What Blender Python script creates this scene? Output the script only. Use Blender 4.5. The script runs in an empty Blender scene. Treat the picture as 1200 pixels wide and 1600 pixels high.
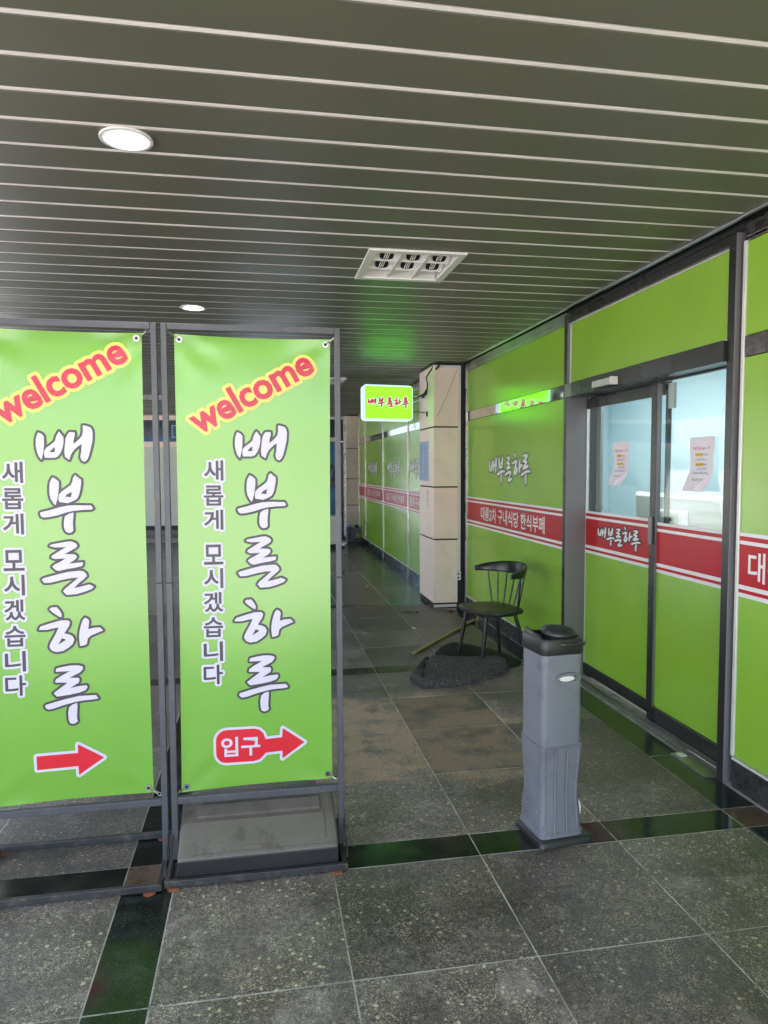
import bpy, bmesh, math, random
from mathutils import Vector, Matrix
from mathutils.geometry import delaunay_2d_cdt
random.seed(7)
S = bpy.context.scene
COL = S.collection

# ------------------------------------------------------------------ camera, sky, sun, exposure
EXPOSURE = 2.55
YAW, PITCH, ROLL, F_PX, CAM_Z = math.radians(10.031), math.radians(3.563), math.radians(-0.252), 1096.0, 1.59
cam = bpy.data.cameras.new('camera'); cam_o = bpy.data.objects.new('camera', cam); COL.objects.link(cam_o)
_f = Vector((math.sin(YAW)*math.cos(PITCH), math.cos(YAW)*math.cos(PITCH), -math.sin(PITCH)))
_r0 = Vector((math.cos(YAW), -math.sin(YAW), 0)); _u0 = _r0.cross(_f)
_r = _r0*math.cos(ROLL) + _u0*math.sin(ROLL); _u = _u0*math.cos(ROLL) - _r0*math.sin(ROLL)
_m = Matrix((_r, _u, -_f)).transposed().to_4x4(); _m.translation = (0, 0, CAM_Z)
cam_o.matrix_world = _m
cam.sensor_fit = 'VERTICAL'; cam.sensor_height = 36.0; cam.lens = F_PX/1600*36.0
cam.clip_start = 0.05; cam.clip_end = 2000
S.camera = cam_o

W = bpy.data.worlds.new("World"); S.world = W; W.use_nodes = True
nt = W.node_tree; nt.nodes.clear()
sky = nt.nodes.new('ShaderNodeTexSky'); sky.sky_type = 'NISHITA'; sky.sun_disc = False
SUN_EL, SUN_AZ = math.radians(58), math.radians(200)
sky.sun_elevation = SUN_EL; sky.sun_rotation = SUN_AZ; sky.air_density = 1.0; sky.dust_density = 1.5
bgn = nt.nodes.new('ShaderNodeBackground'); bgn.inputs['Strength'].default_value = 0.15
wo = nt.nodes.new('ShaderNodeOutputWorld')
nt.links.new(sky.outputs[0], bgn.inputs[0]); nt.links.new(bgn.outputs[0], wo.inputs[0])
sun = bpy.data.lights.new('sun', 'SUN'); sun.energy = 5.0; sun.angle = math.radians(0.5); sun.color = (1.0, 0.95, 0.88)
sun_o = bpy.data.objects.new('sun', sun); COL.objects.link(sun_o)
_sd = Vector((math.sin(SUN_AZ)*math.cos(SUN_EL), math.cos(SUN_AZ)*math.cos(SUN_EL), math.sin(SUN_EL)))
sun_o.rotation_euler = (-_sd).to_track_quat('-Z', 'Y').to_euler(); sun_o.location = _sd*50
S.view_settings.view_transform = 'Standard'; S.view_settings.look = 'None'
S.view_settings.exposure = EXPOSURE; S.view_settings.gamma = 1.0; S.view_settings.use_curve_mapping = False
S.render.engine = 'CYCLES'
S.cycles.max_bounces = 10; S.cycles.diffuse_bounces = 6; S.cycles.glossy_bounces = 5
S.cycles.transparent_max_bounces = 12; S.cycles.transmission_bounces = 6
S.cycles.sample_clamp_indirect = 4.0; S.cycles.caustics_reflective = False; S.cycles.caustics_refractive = False
S.cycles.use_denoising = True
EM = 1.0/2**EXPOSURE           # display-white emission

# ------------------------------------------------------------------ materials
def srgb(r, g, b):
    f = lambda c: (c/12.92 if c <= 0.04045 else ((c+0.055)/1.055)**2.4)
    return (f(r/255), f(g/255), f(b/255))
class NT:
    def __init__(s, name):
        s.m = bpy.data.materials.new(name); s.m.use_nodes = True; s.t = s.m.node_tree; s.t.nodes.clear()
        s.out = s.n('ShaderNodeOutputMaterial')
    def n(s, t, **kw):
        x = s.t.nodes.new(t)
        for k, v in kw.items(): setattr(x, k, v)
        return x
    def l(s, a, b): s.t.links.new(a, b)
    def val(s, v, sock):
        if hasattr(v, 'is_output'): s.l(v, sock)
        else: sock.default_value = v
    def pos(s, scale=(1, 1, 1), obj=False):
        if obj: v = s.n('ShaderNodeTexCoord').outputs['Object']
        else: v = s.n('ShaderNodeNewGeometry').outputs['Position']
        if scale == (1, 1, 1): return v
        mp = s.n('ShaderNodeMapping'); mp.inputs['Scale'].default_value = scale; s.l(v, mp.inputs['Vector']); return mp.outputs[0]
    def noise(s, vec, scale, detail=4, rough=0.55, out='Fac', dist=0.0):
        x = s.n('ShaderNodeTexNoise'); x.inputs['Scale'].default_value = scale; x.inputs['Detail'].default_value = detail
        x.inputs['Roughness'].default_value = rough; x.inputs['Distortion'].default_value = dist
        s.l(vec, x.inputs['Vector']); return x.outputs[out]
    def vor(s, vec, scale, out='Distance', rnd=1.0):
        x = s.n('ShaderNodeTexVoronoi'); x.inputs['Scale'].default_value = scale; x.inputs['Randomness'].default_value = rnd
        s.l(vec, x.inputs['Vector']); return x.outputs[out]
    def ramp(s, v, a, b, lo=0.0, hi=1.0):
        x = s.n('ShaderNodeMapRange'); x.interpolation_type = 'SMOOTHSTEP'
        s.l(v, x.inputs[0]); x.inputs[1].default_value = a; x.inputs[2].default_value = b
        x.inputs[3].default_value = lo; x.inputs[4].default_value = hi; return x.outputs[0]
    def math(s, op, a, b=0.0):
        x = s.n('ShaderNodeMath', operation=op); s.val(a, x.inputs[0]); s.val(b, x.inputs[1]); return x.outputs[0]
    def mix(s, f, a, b, blend='MIX'):
        x = s.n('ShaderNodeMix', data_type='RGBA', blend_type=blend)
        s.val(f, x.inputs[0])
        for v, k in ((a, 6), (b, 7)):
            if hasattr(v, 'is_output'): s.l(v, x.inputs[k])
            else: x.inputs[k].default_value = (*v, 1) if len(v) == 3 else v
        return x.outputs[2]
    def sep(s, v):
        x = s.n('ShaderNodeSeparateXYZ'); s.l(v, x.inputs[0]); return x.outputs
    def bump(s, h, strength=0.2, dist=0.002):
        x = s.n('ShaderNodeBump'); x.inputs['Strength'].default_value = strength; x.inputs['Distance'].default_value = dist
        s.l(h, x.inputs['Height']); return x.outputs[0]
    def pbr(s, col, rough=0.5, metal=0.0, bump=None, spec=0.5, coat=0.0, coat_r=0.1, emis=None, estr=0.0, trans=0.0):
        p = s.n('ShaderNodeBsdfPrincipled')
        if hasattr(col, 'is_output'): s.l(col, p.inputs['Base Color'])
        else: p.inputs['Base Color'].default_value = (*col, 1)
        s.val(rough, p.inputs['Roughness']); s.val(metal, p.inputs['Metallic']); s.val(spec, p.inputs['Specular IOR Level'])
        p.inputs['Coat Weight'].default_value = coat; p.inputs['Coat Roughness'].default_value = coat_r
        if bump is not None: s.l(bump, p.inputs['Normal'])
        if emis is not None:
            p.inputs['Emission Color'].default_value = (*emis, 1); p.inputs['Emission Strength'].default_value = estr
        s.l(p.outputs[0], s.out.inputs[0]); return s.m

def worn(name, col, rough=0.5, metal=0.0, var=0.12, scale=3.0, grime=None, gamt=0.35, fine=60, bstr=0.06, spec=0.5, coat=0.0, stretch=(1, 1, 1), rvar=0.1):
    """a painted / plastic / metal surface with uneven tone, fine relief and a little grime"""
    k = NT(name); p = k.pos(stretch)
    n1 = k.noise(p, scale, 5); n2 = k.noise(p, fine, 3)
    v = k.ramp(n1, 0.3, 0.7, 1-var, 1+var)
    hs = k.n('ShaderNodeHueSaturation'); hs.inputs['Color'].default_value = (*col, 1); k.l(v, hs.inputs['Value'])
    c = hs.outputs[0]
    if grime: c = k.mix(k.math('MULTIPLY', k.ramp(k.noise(p, scale*2.3, 6, 0.65), 0.5, 0.72), gamt), c, grime)
    r = k.ramp(n1, 0.25, 0.75, max(0.02, rough-rvar*rough), min(1, rough+rvar*rough*2))
    return k.pbr(c, r, metal, k.bump(n2, bstr, 0.001) if bstr > 0 else None, spec, coat)

MT = {}
def granite():
    k = NT('flamed_granite'); p = k.pos()
    oi = k.n('ShaderNodeObjectInfo'); rnd = oi.outputs['Random']
    xyz = k.sep(p)
    grain = k.noise(p, 190, 2, 0.75); mid = k.noise(p, 42, 5, 0.8); big = k.noise(p, 2.3, 6, 0.62); blot = k.noise(p, 4.1, 6, 0.72, dist=0.6)
    base = k.mix(k.ramp(mid, 0.36, 0.66), srgb(80, 71, 70), srgb(136, 125, 123))
    base = k.mix(k.math('MULTIPLY', k.ramp(grain, 0.54, 0.72), 0.75), base, srgb(188, 183, 174))
    base = k.mix(k.math('MULTIPLY', k.ramp(grain, 0.50, 0.28), 0.8), base, srgb(34, 35, 33))
    base = k.mix(k.ramp(big, 0.38, 0.62, 0.0, 0.62), base, srgb(60, 54, 54))          # damp, dark areas
    base = k.mix(k.math('MULTIPLY', k.ramp(blot, 0.53, 0.68), 0.55), base, srgb(162, 152, 150))   # dried, chalky blotches
    base = k.mix(k.math('MULTIPLY', k.ramp(k.noise(p, 1.1, 4, 0.6), 0.55, 0.66), 0.3), base, srgb(96, 90, 78))
    wob = k.n('ShaderNodeVectorMath', operation='ADD'); k.l(p, wob.inputs[0])
    sc = k.n('ShaderNodeVectorMath', operation='SCALE'); k.l(k.noise(p, 60, 3, 0.6, 'Color'), sc.inputs[0]); sc.inputs['Scale'].default_value = 0.016
    k.l(sc.outputs[0], wob.inputs[1])
    spot = k.ramp(k.vor(wob.outputs[0], 31), 0.25, 0.15); spot2 = k.ramp(k.vor(wob.outputs[0], 85), 0.32, 0.20); spot3 = k.ramp(k.vor(wob.outputs[0], 150), 0.36, 0.24)
    patch = k.ramp(k.noise(p, 3.6, 5, 0.75), 0.41, 0.56); patch2 = k.ramp(k.noise(p, 7.5, 4, 0.7), 0.42, 0.60)
    near = k.ramp(xyz[1], 4.6, 2.7)
    sp = k.math('MAXIMUM', k.math('MULTIPLY', spot, patch), k.math('MULTIPLY', k.math('MULTIPLY', k.math('MAXIMUM', spot2, spot3), 0.8), k.math('MAXIMUM', patch2, k.math('MULTIPLY', patch, 0.6))))
    sp = k.math('MULTIPLY', sp, near)
    base = k.mix(k.math('MULTIPLY', sp, 0.72), base, srgb(222, 208, 176))
    # brown dried mud tracked in front of the door
    jig = k.math('MULTIPLY', k.math('SUBTRACT', k.noise(p, 3.2, 5, 0.65), 0.5), 0.9)
    xm = k.math('ADD', xyz[0], jig); ym = k.math('ADD', xyz[1], jig)
    mud = k.math('MULTIPLY', k.math('MULTIPLY', k.ramp(xm, 0.18, 0.36), k.ramp(xm, 1.58, 1.40)), k.math('MULTIPLY', k.ramp(ym, 3.35, 3.5), k.ramp(ym, 4.78, 4.62)))
    mud = k.math('MULTIPLY', mud, k.ramp(k.noise(p, 4.4, 5, 0.7), 0.38, 0.54, 0.1, 0.95))
    base = k.mix(k.math('MULTIPLY', mud, 0.85), base, k.mix(k.ramp(grain, 0.4, 0.65), srgb(136, 114, 96), srgb(196, 170, 146)))
    hs = k.n('ShaderNodeHueSaturation'); k.l(base, hs.inputs['Color']); k.l(k.ramp(rnd, 0, 1, 0.70, 1.2), hs.inputs['Value'])
    rough = k.math('ADD', k.ramp(big, 0.36, 0.64, 0.50, 0.30), k.math('MULTIPLY', k.math('MAXIMUM', mud, k.ramp(blot, 0.5, 0.7)), 0.22))
    return k.pbr(hs.outputs[0], rough, 0, k.bump(k.math('ADD', k.math('MULTIPLY', mid, 0.7), grain), 0.4, 0.0016), 0.5)
MT['tile'] = granite()
def polished(name, c1, c2, r0, r1, scale=9, bs=0.008, dist=0.8):
    k = NT(name); p = k.pos(); n1 = k.noise(p, scale, 6, 0.7, dist=dist); n2 = k.noise(p, 160, 2)
    oi = k.n('ShaderNodeObjectInfo')
    c = k.mix(k.ramp(n1, 0.42, 0.75), c1, c2)
    c = k.mix(k.math('MULTIPLY', k.ramp(n2, 0.55, 0.72), 0.2), c, srgb(120, 125, 118))
    hs = k.n('ShaderNodeHueSaturation'); k.l(c, hs.inputs['Color']); k.l(k.ramp(oi.outputs['Random'], 0, 1, 0.75, 1.25), hs.inputs['Value'])
    r = k.ramp(k.noise(p, 5, 5, 0.65), 0.35, 0.7, r0, r1)
    return k.pbr(hs.outputs[0], r, 0, k.bump(n1, bs, 0.001) if bs else None, 0.55)
MT['band'] = polished('polished_black_granite', srgb(22, 28, 26), srgb(48, 58, 54), 0.07, 0.26)
MT['brown'] = polished('rust_brown_granite', srgb(70, 52, 40), srgb(104, 78, 60), 0.25, 0.5, 30)
MT['fartile'] = polished('worn_smooth_granite', srgb(90, 92, 89), srgb(96, 98, 95), 0.24, 0.25, 40, 0.0, 0.0)
MT['skirt'] = polished('black_granite_skirting', srgb(34, 34, 36), srgb(66, 64, 64), 0.18, 0.4, 16)
MT['grout'] = worn('grout', srgb(186, 180, 174), 0.85, var=0.3, scale=6, grime=srgb(84, 80, 76), gamt=0.8)
MT['paving'] = worn('pale_paving', (0.55, 0.53, 0.50), 0.8, var=0.2, scale=0.6)
MT['ceil'] = worn('olive_grey_ceiling_metal', srgb(98, 96, 85), 0.40, var=0.05, scale=1.3, bstr=0, spec=0.5, rvar=0.15)
MT['trim'] = worn('white_ceiling_strip', (0.92, 0.84, 0.87), 0.45, var=0.05)
MT['black'] = worn('matt_black', (0.012, 0.012, 0.013), 0.6)
MT['steel'] = worn('polished_steel', (0.42, 0.41, 0.40), 0.24, 1.0, var=0.1, scale=5, bstr=0.03, rvar=0.5)
MT['mirror'] = worn('mirror_steel', (0.70, 0.69, 0.66), 0.05, 1.0, var=0.06, scale=9, fine=14, bstr=0.04, rvar=0.5)
MT['brush'] = worn('brushed_steel', (0.50, 0.48, 0.46), 0.3, 1.0, var=0.15, scale=4, stretch=(1, 1, 0.08), bstr=0.04)
MT['darksteel'] = worn('dark_reflection_steel', (0.15, 0.135, 0.125), 0.25, 1.0, var=0.3, scale=14, grime=(0.30, 0.28, 0.26), gamt=0.5, stretch=(1, 1, 2), bstr=0.05)  # scratched steel, darkened to stand for the dark ceiling it mirrors
MT['alu'] = worn('white_aluminium_edge', (0.72, 0.70, 0.68), 0.35, 0.3, var=0.08)
def green(name, c, rough, var, spec=0.5):
    k = NT(name); p = k.pos(); n = k.noise(p, 1.6, 3); w = k.noise(p, 5.5, 2)
    hs = k.n('ShaderNodeHueSaturation'); hs.inputs['Color'].default_value = (*c, 1); k.l(k.ramp(n, 0.3, 0.7, 1-var, 1+var), hs.inputs['Value'])
    return k.pbr(hs.outputs[0], rough, 0, k.bump(w, 0.03, 0.004), spec, 0.28 if spec > 0.52 else 0.0, rough)
MT['green'] = green('green_window_film', srgb(136, 180, 54), 0.22, 0.05)
MT['bgreen'] = green('green_banner_vinyl', srgb(112, 166, 58), 0.21, 0.03, 0.6)
MT['red'] = worn('red_film', srgb(178, 10, 26), 0.3, var=0.03, spec=0.3, bstr=0, rvar=0.05)
MT['white'] = worn('white_film', (0.78, 0.77, 0.78), 0.35, var=0.03, bstr=0)
MT['bwhite'] = worn('white_banner_print', srgb(202, 196, 216), 0.4, var=0.02, bstr=0)
MT['bdark'] = worn('dark_banner_print', srgb(54, 46, 58), 0.4, var=0.04, bstr=0)
MT['bpink'] = worn('rose_banner_print', srgb(190, 40, 72), 0.4, var=0.04, bstr=0)
MT['byellow'] = worn('yellow_banner_print', srgb(228, 200, 104), 0.4, var=0.03, bstr=0)
MT['bred'] = worn('red_banner_print', srgb(206, 24, 44), 0.4, var=0.03, bstr=0)
MT['ink'] = worn('black_print', srgb(24, 26, 30), 0.4)
MT['bronze'] = worn('dark_bronze_frame', srgb(118, 116, 120), 0.35, 0.25, var=0.15, scale=3, stretch=(1, 1, 0.15), bstr=0.04)
MT['bronzed'] = worn('black_and_shaded_frame', srgb(40, 40, 38), 0.28, 0.2, var=0.1, scale=3)  # black of rails and header; also colours the shaded post and stile faces
MT['stand'] = worn('slate_painted_steel', srgb(74, 74, 82), 0.42, 0.1, var=0.08, scale=6, grime=srgb(120, 112, 104), gamt=0.2)
MT['standlow'] = worn('scuffed_dark_steel', srgb(48, 48, 52), 0.45, 0.1, var=0.15, scale=8, grime=srgb(118, 104, 90), gamt=0.5)
MT['rust'] = worn('rust', srgb(150, 90, 62), 0.9, var=0.3, scale=30, bstr=0.4)
MT['beige'] = worn('beige_column_panel', srgb(240, 219, 208), 0.42, var=0.03, scale=1.4, grime=srgb(150, 128, 112), gamt=0.15)
MT['pvc'] = worn('white_pvc', (0.72, 0.69, 0.69), 0.4, var=0.04)
MT['plum'] = worn('grey_plastic', srgb(118, 119, 129), 0.24, 0.05, var=0.03, scale=3, spec=0.5, rvar=0.1, bstr=0, grime=srgb(84, 84, 92), gamt=0.4)
MT['bplast'] = worn('black_plastic', srgb(34, 34, 37), 0.38, var=0.1, scale=6)
MT['dusty'] = worn('dusty_black_plastic', srgb(102, 96, 89), 0.55, var=0.10, scale=5, grime=srgb(62, 58, 54), gamt=0.75, fine=120, bstr=0.1)
MT['lacq'] = worn('black_lacquer', srgb(28, 28, 30), 0.3, var=0.1, scale=8)
MT['wood'] = worn('pale_yellow_wood', srgb(150, 140, 92), 0.6, var=0.15, scale=5, stretch=(1, 1, 6))
MT['cable'] = worn('black_cable', (0.012, 0.012, 0.012), 0.45)
MT['wall'] = worn('grey_wall_panel', srgb(196, 200, 192), 0.5, var=0.05, scale=0.7)
MT['inwall'] = worn('pale_blue_wall', srgb(208, 232, 238), 0.6, var=0.02, scale=0.6)
MT['dglass'] = worn('dark_blue_glass', srgb(40, 58, 66), 0.12, var=0.1)
MT['blue'] = worn('blue_print', srgb(40, 92, 150), 0.4, var=0.35, scale=2.2)
MT['bluedk'] = worn('dark_blue_print', srgb(36, 48, 120), 0.4, var=0.2)
MT['paper'] = worn('paper', srgb(236, 228, 238), 0.8, var=0.03, scale=12, fine=40, bstr=0.2)
MT['papblue'] = worn('bluish_paper', srgb(176, 196, 226), 0.7, var=0.04, scale=12)
MT['crate'] = worn('slate_blue_crate_plastic', srgb(104, 108, 138), 0.45, var=0.2, scale=9)
MT['yprint'] = worn('yellow_marker', srgb(250, 214, 60), 0.7)
MT['bink'] = worn('blue_ink', srgb(58, 62, 130), 0.7)
MT['rink'] = worn('red_ink', srgb(186, 38, 74), 0.7)
MT['leaf'] = worn('dry_leaf', srgb(84, 52, 36), 0.8, var=0.3, scale=40)
MT['pebble'] = worn('stone_crumb', srgb(150, 122, 90), 0.9, var=0.3, scale=60)
def mat_coil():
    k = NT('coil_mat'); p = k.pos(); v = k.vor(p, 75); n = k.noise(p, 200, 2); g = k.noise(p, 85, 3, 0.85)
    c = k.mix(k.ramp(v, 0.1, 0.6), srgb(26, 25, 27), srgb(74, 70, 72))
    c = k.mix(k.ramp(g, 0.56, 0.68, 0, 0.6), c, srgb(190, 184, 188))
    return k.pbr(c, 0.75, 0, k.bump(k.math('ADD', v, n), 1.0, 0.006), 0.3)
MT['coil'] = mat_coil()
MT['coilback'] = worn('mat_backing', srgb(26, 27, 27), 0.75, var=0.2, scale=20, fine=160, bstr=0.3)
def glass(name, tint, ior=1.5):
    k = NT(name); t = k.n('ShaderNodeBsdfTransparent'); t.inputs[0].default_value = (*tint, 1)
    g = k.n('ShaderNodeBsdfGlossy'); g.inputs['Roughness'].default_value = 0.03; g.inputs[0].default_value = (0.9, 0.95, 0.95, 1)
    ge = k.n('ShaderNodeNewGeometry'); dt = k.n('ShaderNodeVectorMath', operation='DOT_PRODUCT')
    k.l(ge.outputs['Incoming'], dt.inputs[0]); k.l(ge.outputs['Normal'], dt.inputs[1])
    c1 = k.math('SUBTRACT', 1.0, k.math('ABSOLUTE', dt.outputs['Value']))      # Schlick, the same from both sides
    fr = k.math('ADD', 0.04, k.math('MULTIPLY', 0.96, k.math('POWER', c1, 5.0)))
    mx = k.n('ShaderNodeMixShader'); k.l(fr, mx.inputs[0]); k.l(t.outputs[0], mx.inputs[1]); k.l(g.outputs[0], mx.inputs[2])
    k.l(mx.outputs[0], k.out.inputs[0]); return k.m
MT['tglass'] = glass('tinted_exit_glass', (0.58, 0.62, 0.64))
MT['glass'] = glass('door_glass', (0.90, 0.95, 0.95))
MT['glassedge'] = worn('green_glass_edge', srgb(40, 72, 70), 0.2)
def emit(name, c, s):
    k = NT(name); return k.pbr((0.02, 0.02, 0.02), 0.5, emis=c, estr=s, spec=0.15)
MT['lamp'] = emit('lit_lamp_diffuser', (0.86, 0.95, 1.0), 330*EM)
MT['lampedge'] = emit('lit_lamp_margin', (0.80, 0.92, 1.0), 1.6*EM)
MT['inlamp'] = emit('lit_interior_panel', (0.93, 0.98, 1.0), 10*EM)
MT['signw'] = emit('lit_white_sign_edge', (0.72, 0.93, 1.0), 1.05*EM)
MT['signg'] = emit('lit_green_sign_face', (0.115, 1.0, 0.01), 3.9*EM)
MT['signr'] = emit('lit_red_sign_print', (0.75, 0.08, 0.14), 0.75*EM)

# ------------------------------------------------------------------ mesh helpers
class MB:
    def __init__(s): s.v = []; s.f = []
    def add(s, vs, fs):
        o = len(s.v); s.v += [tuple(x) for x in vs]; s.f += [tuple(i+o for i in f) for f in fs]; return s
    def box(s, x0, x1, y0, y1, z0, z1):
        return s.add([(x, y, z) for z in (z0, z1) for y in (y0, y1) for x in (x0, x1)],
                     [(0, 2, 3, 1), (4, 5, 7, 6), (0, 1, 5, 4), (2, 6, 7, 3), (0, 4, 6, 2), (1, 3, 7, 5)])
    def obox(s, o, ax, ay, az, lx, ly, lz):
        """box from corner o along unit axes"""
        o, ax, ay, az = Vector(o), Vector(ax), Vector(ay), Vector(az)
        return s.add([o+ax*i*lx+ay*j*ly+az*q*lz for q in (0, 1) for j in (0, 1) for i in (0, 1)],
                     [(0, 2, 3, 1), (4, 5, 7, 6), (0, 1, 5, 4), (2, 6, 7, 3), (0, 4, 6, 2), (1, 3, 7, 5)])
    def tube(s, pts, r, n=10, r2=None, cap=True):
        pts = [Vector(p) for p in pts]; rings = []; m = len(pts); up = None
        for i, p in enumerate(pts):
            d = (pts[min(i+1, m-1)] - pts[max(i-1, 0)]).normalized()
            if up is None: up = Vector((0, 0, 1)) if abs(d.z) < 0.9 else Vector((1, 0, 0))
            a = d.cross(up).normalized(); b = a.cross(d).normalized(); up = b
            rr = r[i] if isinstance(r, (list, tuple)) else (r if r2 is None else r+(r2-r)*i/(m-1))
            rings.append([p + a*math.cos(2*math.pi*k/n)*rr + b*math.sin(2*math.pi*k/n)*rr for k in range(n)])
        return s.loft(rings, cap)
    def loft(s, rings, cap=True, closed=True):
        n = len(rings[0]); vs = [v for r in rings for v in r]; fs = []
        for i in range(len(rings)-1):
            for k in range(n if closed else n-1):
                a, b = i*n+k, i*n+(k+1) % n; fs.append((a, b, b+n, a+n))
        if cap: fs += [tuple(reversed(range(n))), tuple(range((len(rings)-1)*n, len(rings)*n))]
        return s.add(vs, fs)
    def disc(s, c, r, z, n=24):
        return s.add([(c[0]+r*math.cos(2*math.pi*k/n), c[1]+r*math.sin(2*math.pi*k/n), z) for k in range(n)], [tuple(range(n))])
    def ring(s, c, r0, r1, z0, z1, n=32):
        vs = []
        for k in range(n):
            a = 2*math.pi*k/n
            for r, z in ((r0, z0), (r1, z0), (r1, z1), (r0, z1)): vs.append((c[0]+r*math.cos(a), c[1]+r*math.sin(a), z))
        fs = []
        for k in range(n):
            for q in range(4):
                a, b = k*4+q, k*4+(q+1) % 4; c2, d2 = ((k+1) % n)*4+(q+1) % 4, ((k+1) % n)*4+q
                fs.append((a, b, c2, d2))
        return s.add(vs, fs)

def link(o, parent=None):
    COL.objects.link(o)
    if parent is not None:
        o.parent = parent
        o.matrix_parent_inverse = Matrix.Translation(-parent.location)
    return o
def mesh(name, mb, bevel=0.0, smooth=False, seg=2):
    me = bpy.data.meshes.new(name); me.from_pydata([tuple(v) for v in mb.v], [], mb.f)
    bm = bmesh.new(); bm.from_mesh(me)
    bmesh.ops.recalc_face_normals(bm, faces=bm.faces)
    if bevel > 0:
        ed = [e for e in bm.edges if len(e.link_faces) == 2 and e.calc_face_angle(0) > 0.5]
        bmesh.ops.bevel(bm, geom=ed, offset=bevel, offset_type='OFFSET', segments=seg, profile=0.5, affect='EDGES', clamp_overlap=True)
    bm.to_mesh(me); bm.free()
    if smooth:
        for p in me.polygons: p.use_smooth = True
    return me
def obj(name, mb, m, parent=None, bevel=0.0, smooth=False, seg=2):
    me = mb if isinstance(mb, bpy.types.Mesh) else mesh(name, mb, bevel, smooth, seg)
    me.materials.append(MT[m] if isinstance(m, str) else m)
    if smooth: 
        try: me.set_sharp_from_angle(angle=math.radians(38))
        except Exception: pass
    return link(bpy.data.objects.new(name, me), parent)
def thing(name, label, cat, loc=(0, 0, 0), group=None):
    o = bpy.data.objects.new(name, None); o.location = loc; o.empty_display_size = 0.1; COL.objects.link(o)
    return tag(o, label, cat, group)
def tag(o, label, cat, group=None):
    o['label'] = label; o['category'] = cat
    if group: o['group'] = group
    return o
def kind(o, k='structure'): o['kind'] = k; return o
def B(*a): return MB().box(*a)

# ------------------------------------------------------------------ flat print helpers
def circle(c, r, n=8): return [(c[0]+r*math.cos(2*math.pi*k/n), c[1]+r*math.sin(2*math.pi*k/n)) for k in range(n)]
def grow(polys, d, n=8):
    out = [list(p) for p in polys]
    for p in polys:
        for i in range(len(p)):
            a, b = Vector(p[i]), Vector(p[(i+1) % len(p)]); e = b-a
            out.append(circle(a, d, n))
            if e.length < 1e-7: continue
            q = Vector((-e.y, e.x)).normalized()*d
            out.append([a+q, a-q, b-q, b+q])
    return out
def union(polys):
    vs, fs = [], []
    for p in polys:
        fs.append(list(range(len(vs), len(vs)+len(p)))); vs += [Vector((q[0], q[1])) for q in p]
    v, e, f, *_ = delaunay_2d_cdt(vs, [], fs, 1, 1e-6)
    return [tuple(x) for x in v], [tuple(x) for x in f]
def tri(polys):
    V, F = [], []
    for p in polys:
        v, f = union([p]); F += [tuple(i+len(V) for i in x) for x in f]; V += v
    return V, F
def finer(vf, L):
    """split long edges so that print follows a bowed surface"""
    bm = bmesh.new(); vs = [bm.verts.new((u, v, 0)) for u, v in vf[0]]
    for f in vf[1]:
        try: bm.faces.new([vs[i] for i in f])
        except ValueError: pass
    for _ in range(5):
        ed = [e for e in bm.edges if e.calc_length() > L]
        if not ed: break
        bmesh.ops.subdivide_edges(bm, edges=ed, cuts=1)
        bmesh.ops.triangulate(bm, faces=[f for f in bm.faces if len(f.verts) > 4])
    bm.verts.index_update()
    out = [(v.co.x, v.co.y) for v in bm.verts], [tuple(v.index for v in f.verts) for f in bm.faces]
    bm.free(); return out
def flat(name, vf, mp, m, parent, sub=0):
    if sub: vf = finer(vf, sub)
    V, F = vf
    return obj(name, MB().add([mp(u, v) for u, v in V], F), m, parent)
_tc = {}
def text(body, bold=0.0):
    """outline of a line of type as triangles and boundary loops, in em units"""
    if (body, bold) in _tc: return _tc[(body, bold)]
    c = bpy.data.curves.new('t', 'FONT'); c.body = body; c.resolution_u = 3; c.offset = bold; c.fill_mode = 'FRONT'
    o = bpy.data.objects.new('t', c); COL.objects.link(o)
    bpy.context.view_layer.update()
    me = o.evaluated_get(bpy.context.evaluated_depsgraph_get()).to_mesh()
    V = [(v.co.x, v.co.y) for v in me.vertices]; F = [tuple(p.vertices) for p in me.polygons]
    o.evaluated_get(bpy.context.evaluated_depsgraph_get()).to_mesh_clear()
    bpy.data.objects.remove(o); bpy.data.curves.remove(c)
    _tc[(body, bold)] = (V, F); return V, F
def fit(vf, x0, x1, y0, y1, rot=0.0):
    V, F = vf
    a, b = min(v[0] for v in V), max(v[0] for v in V); c, d = min(v[1] for v in V), max(v[1] for v in V)
    return [(x0+(x-a)/(b-a)*(x1-x0), y0+(y-c)/(d-c)*(y1-y0)) for x, y in V], F
def rotv(vf, c, ang):
    V, F = vf; ca, sa = math.cos(ang), math.sin(ang)
    return [(c[0]+x*ca-y*sa, c[1]+x*sa+y*ca) for x, y in V], F
def outline(vf, d):
    V, F = vf; cnt = {}
    for f in F:
        for i in range(len(f)):
            e = tuple(sorted((f[i], f[(i+1) % len(f)]))); cnt[e] = cnt.get(e, 0)+1
    polys = [[V[i] for i in f] for f in F]
    seen = {}
    for (a, b), n in cnt.items():
        if n != 1: continue
        A, Bv = Vector(V[a]), Vector(V[b]); e = Bv-A
        if e.length < 1e-6: continue
        q = Vector((-e.y, e.x)).normalized()*d
        polys.append([A+q, A-q, Bv-q, Bv+q])
        for w in (A, Bv):
            key = (round(w.x, 4), round(w.y, 4))
            if key not in seen: seen[key] = 1; polys.append(circle(w, d, 8))
    return union(polys)

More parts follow.
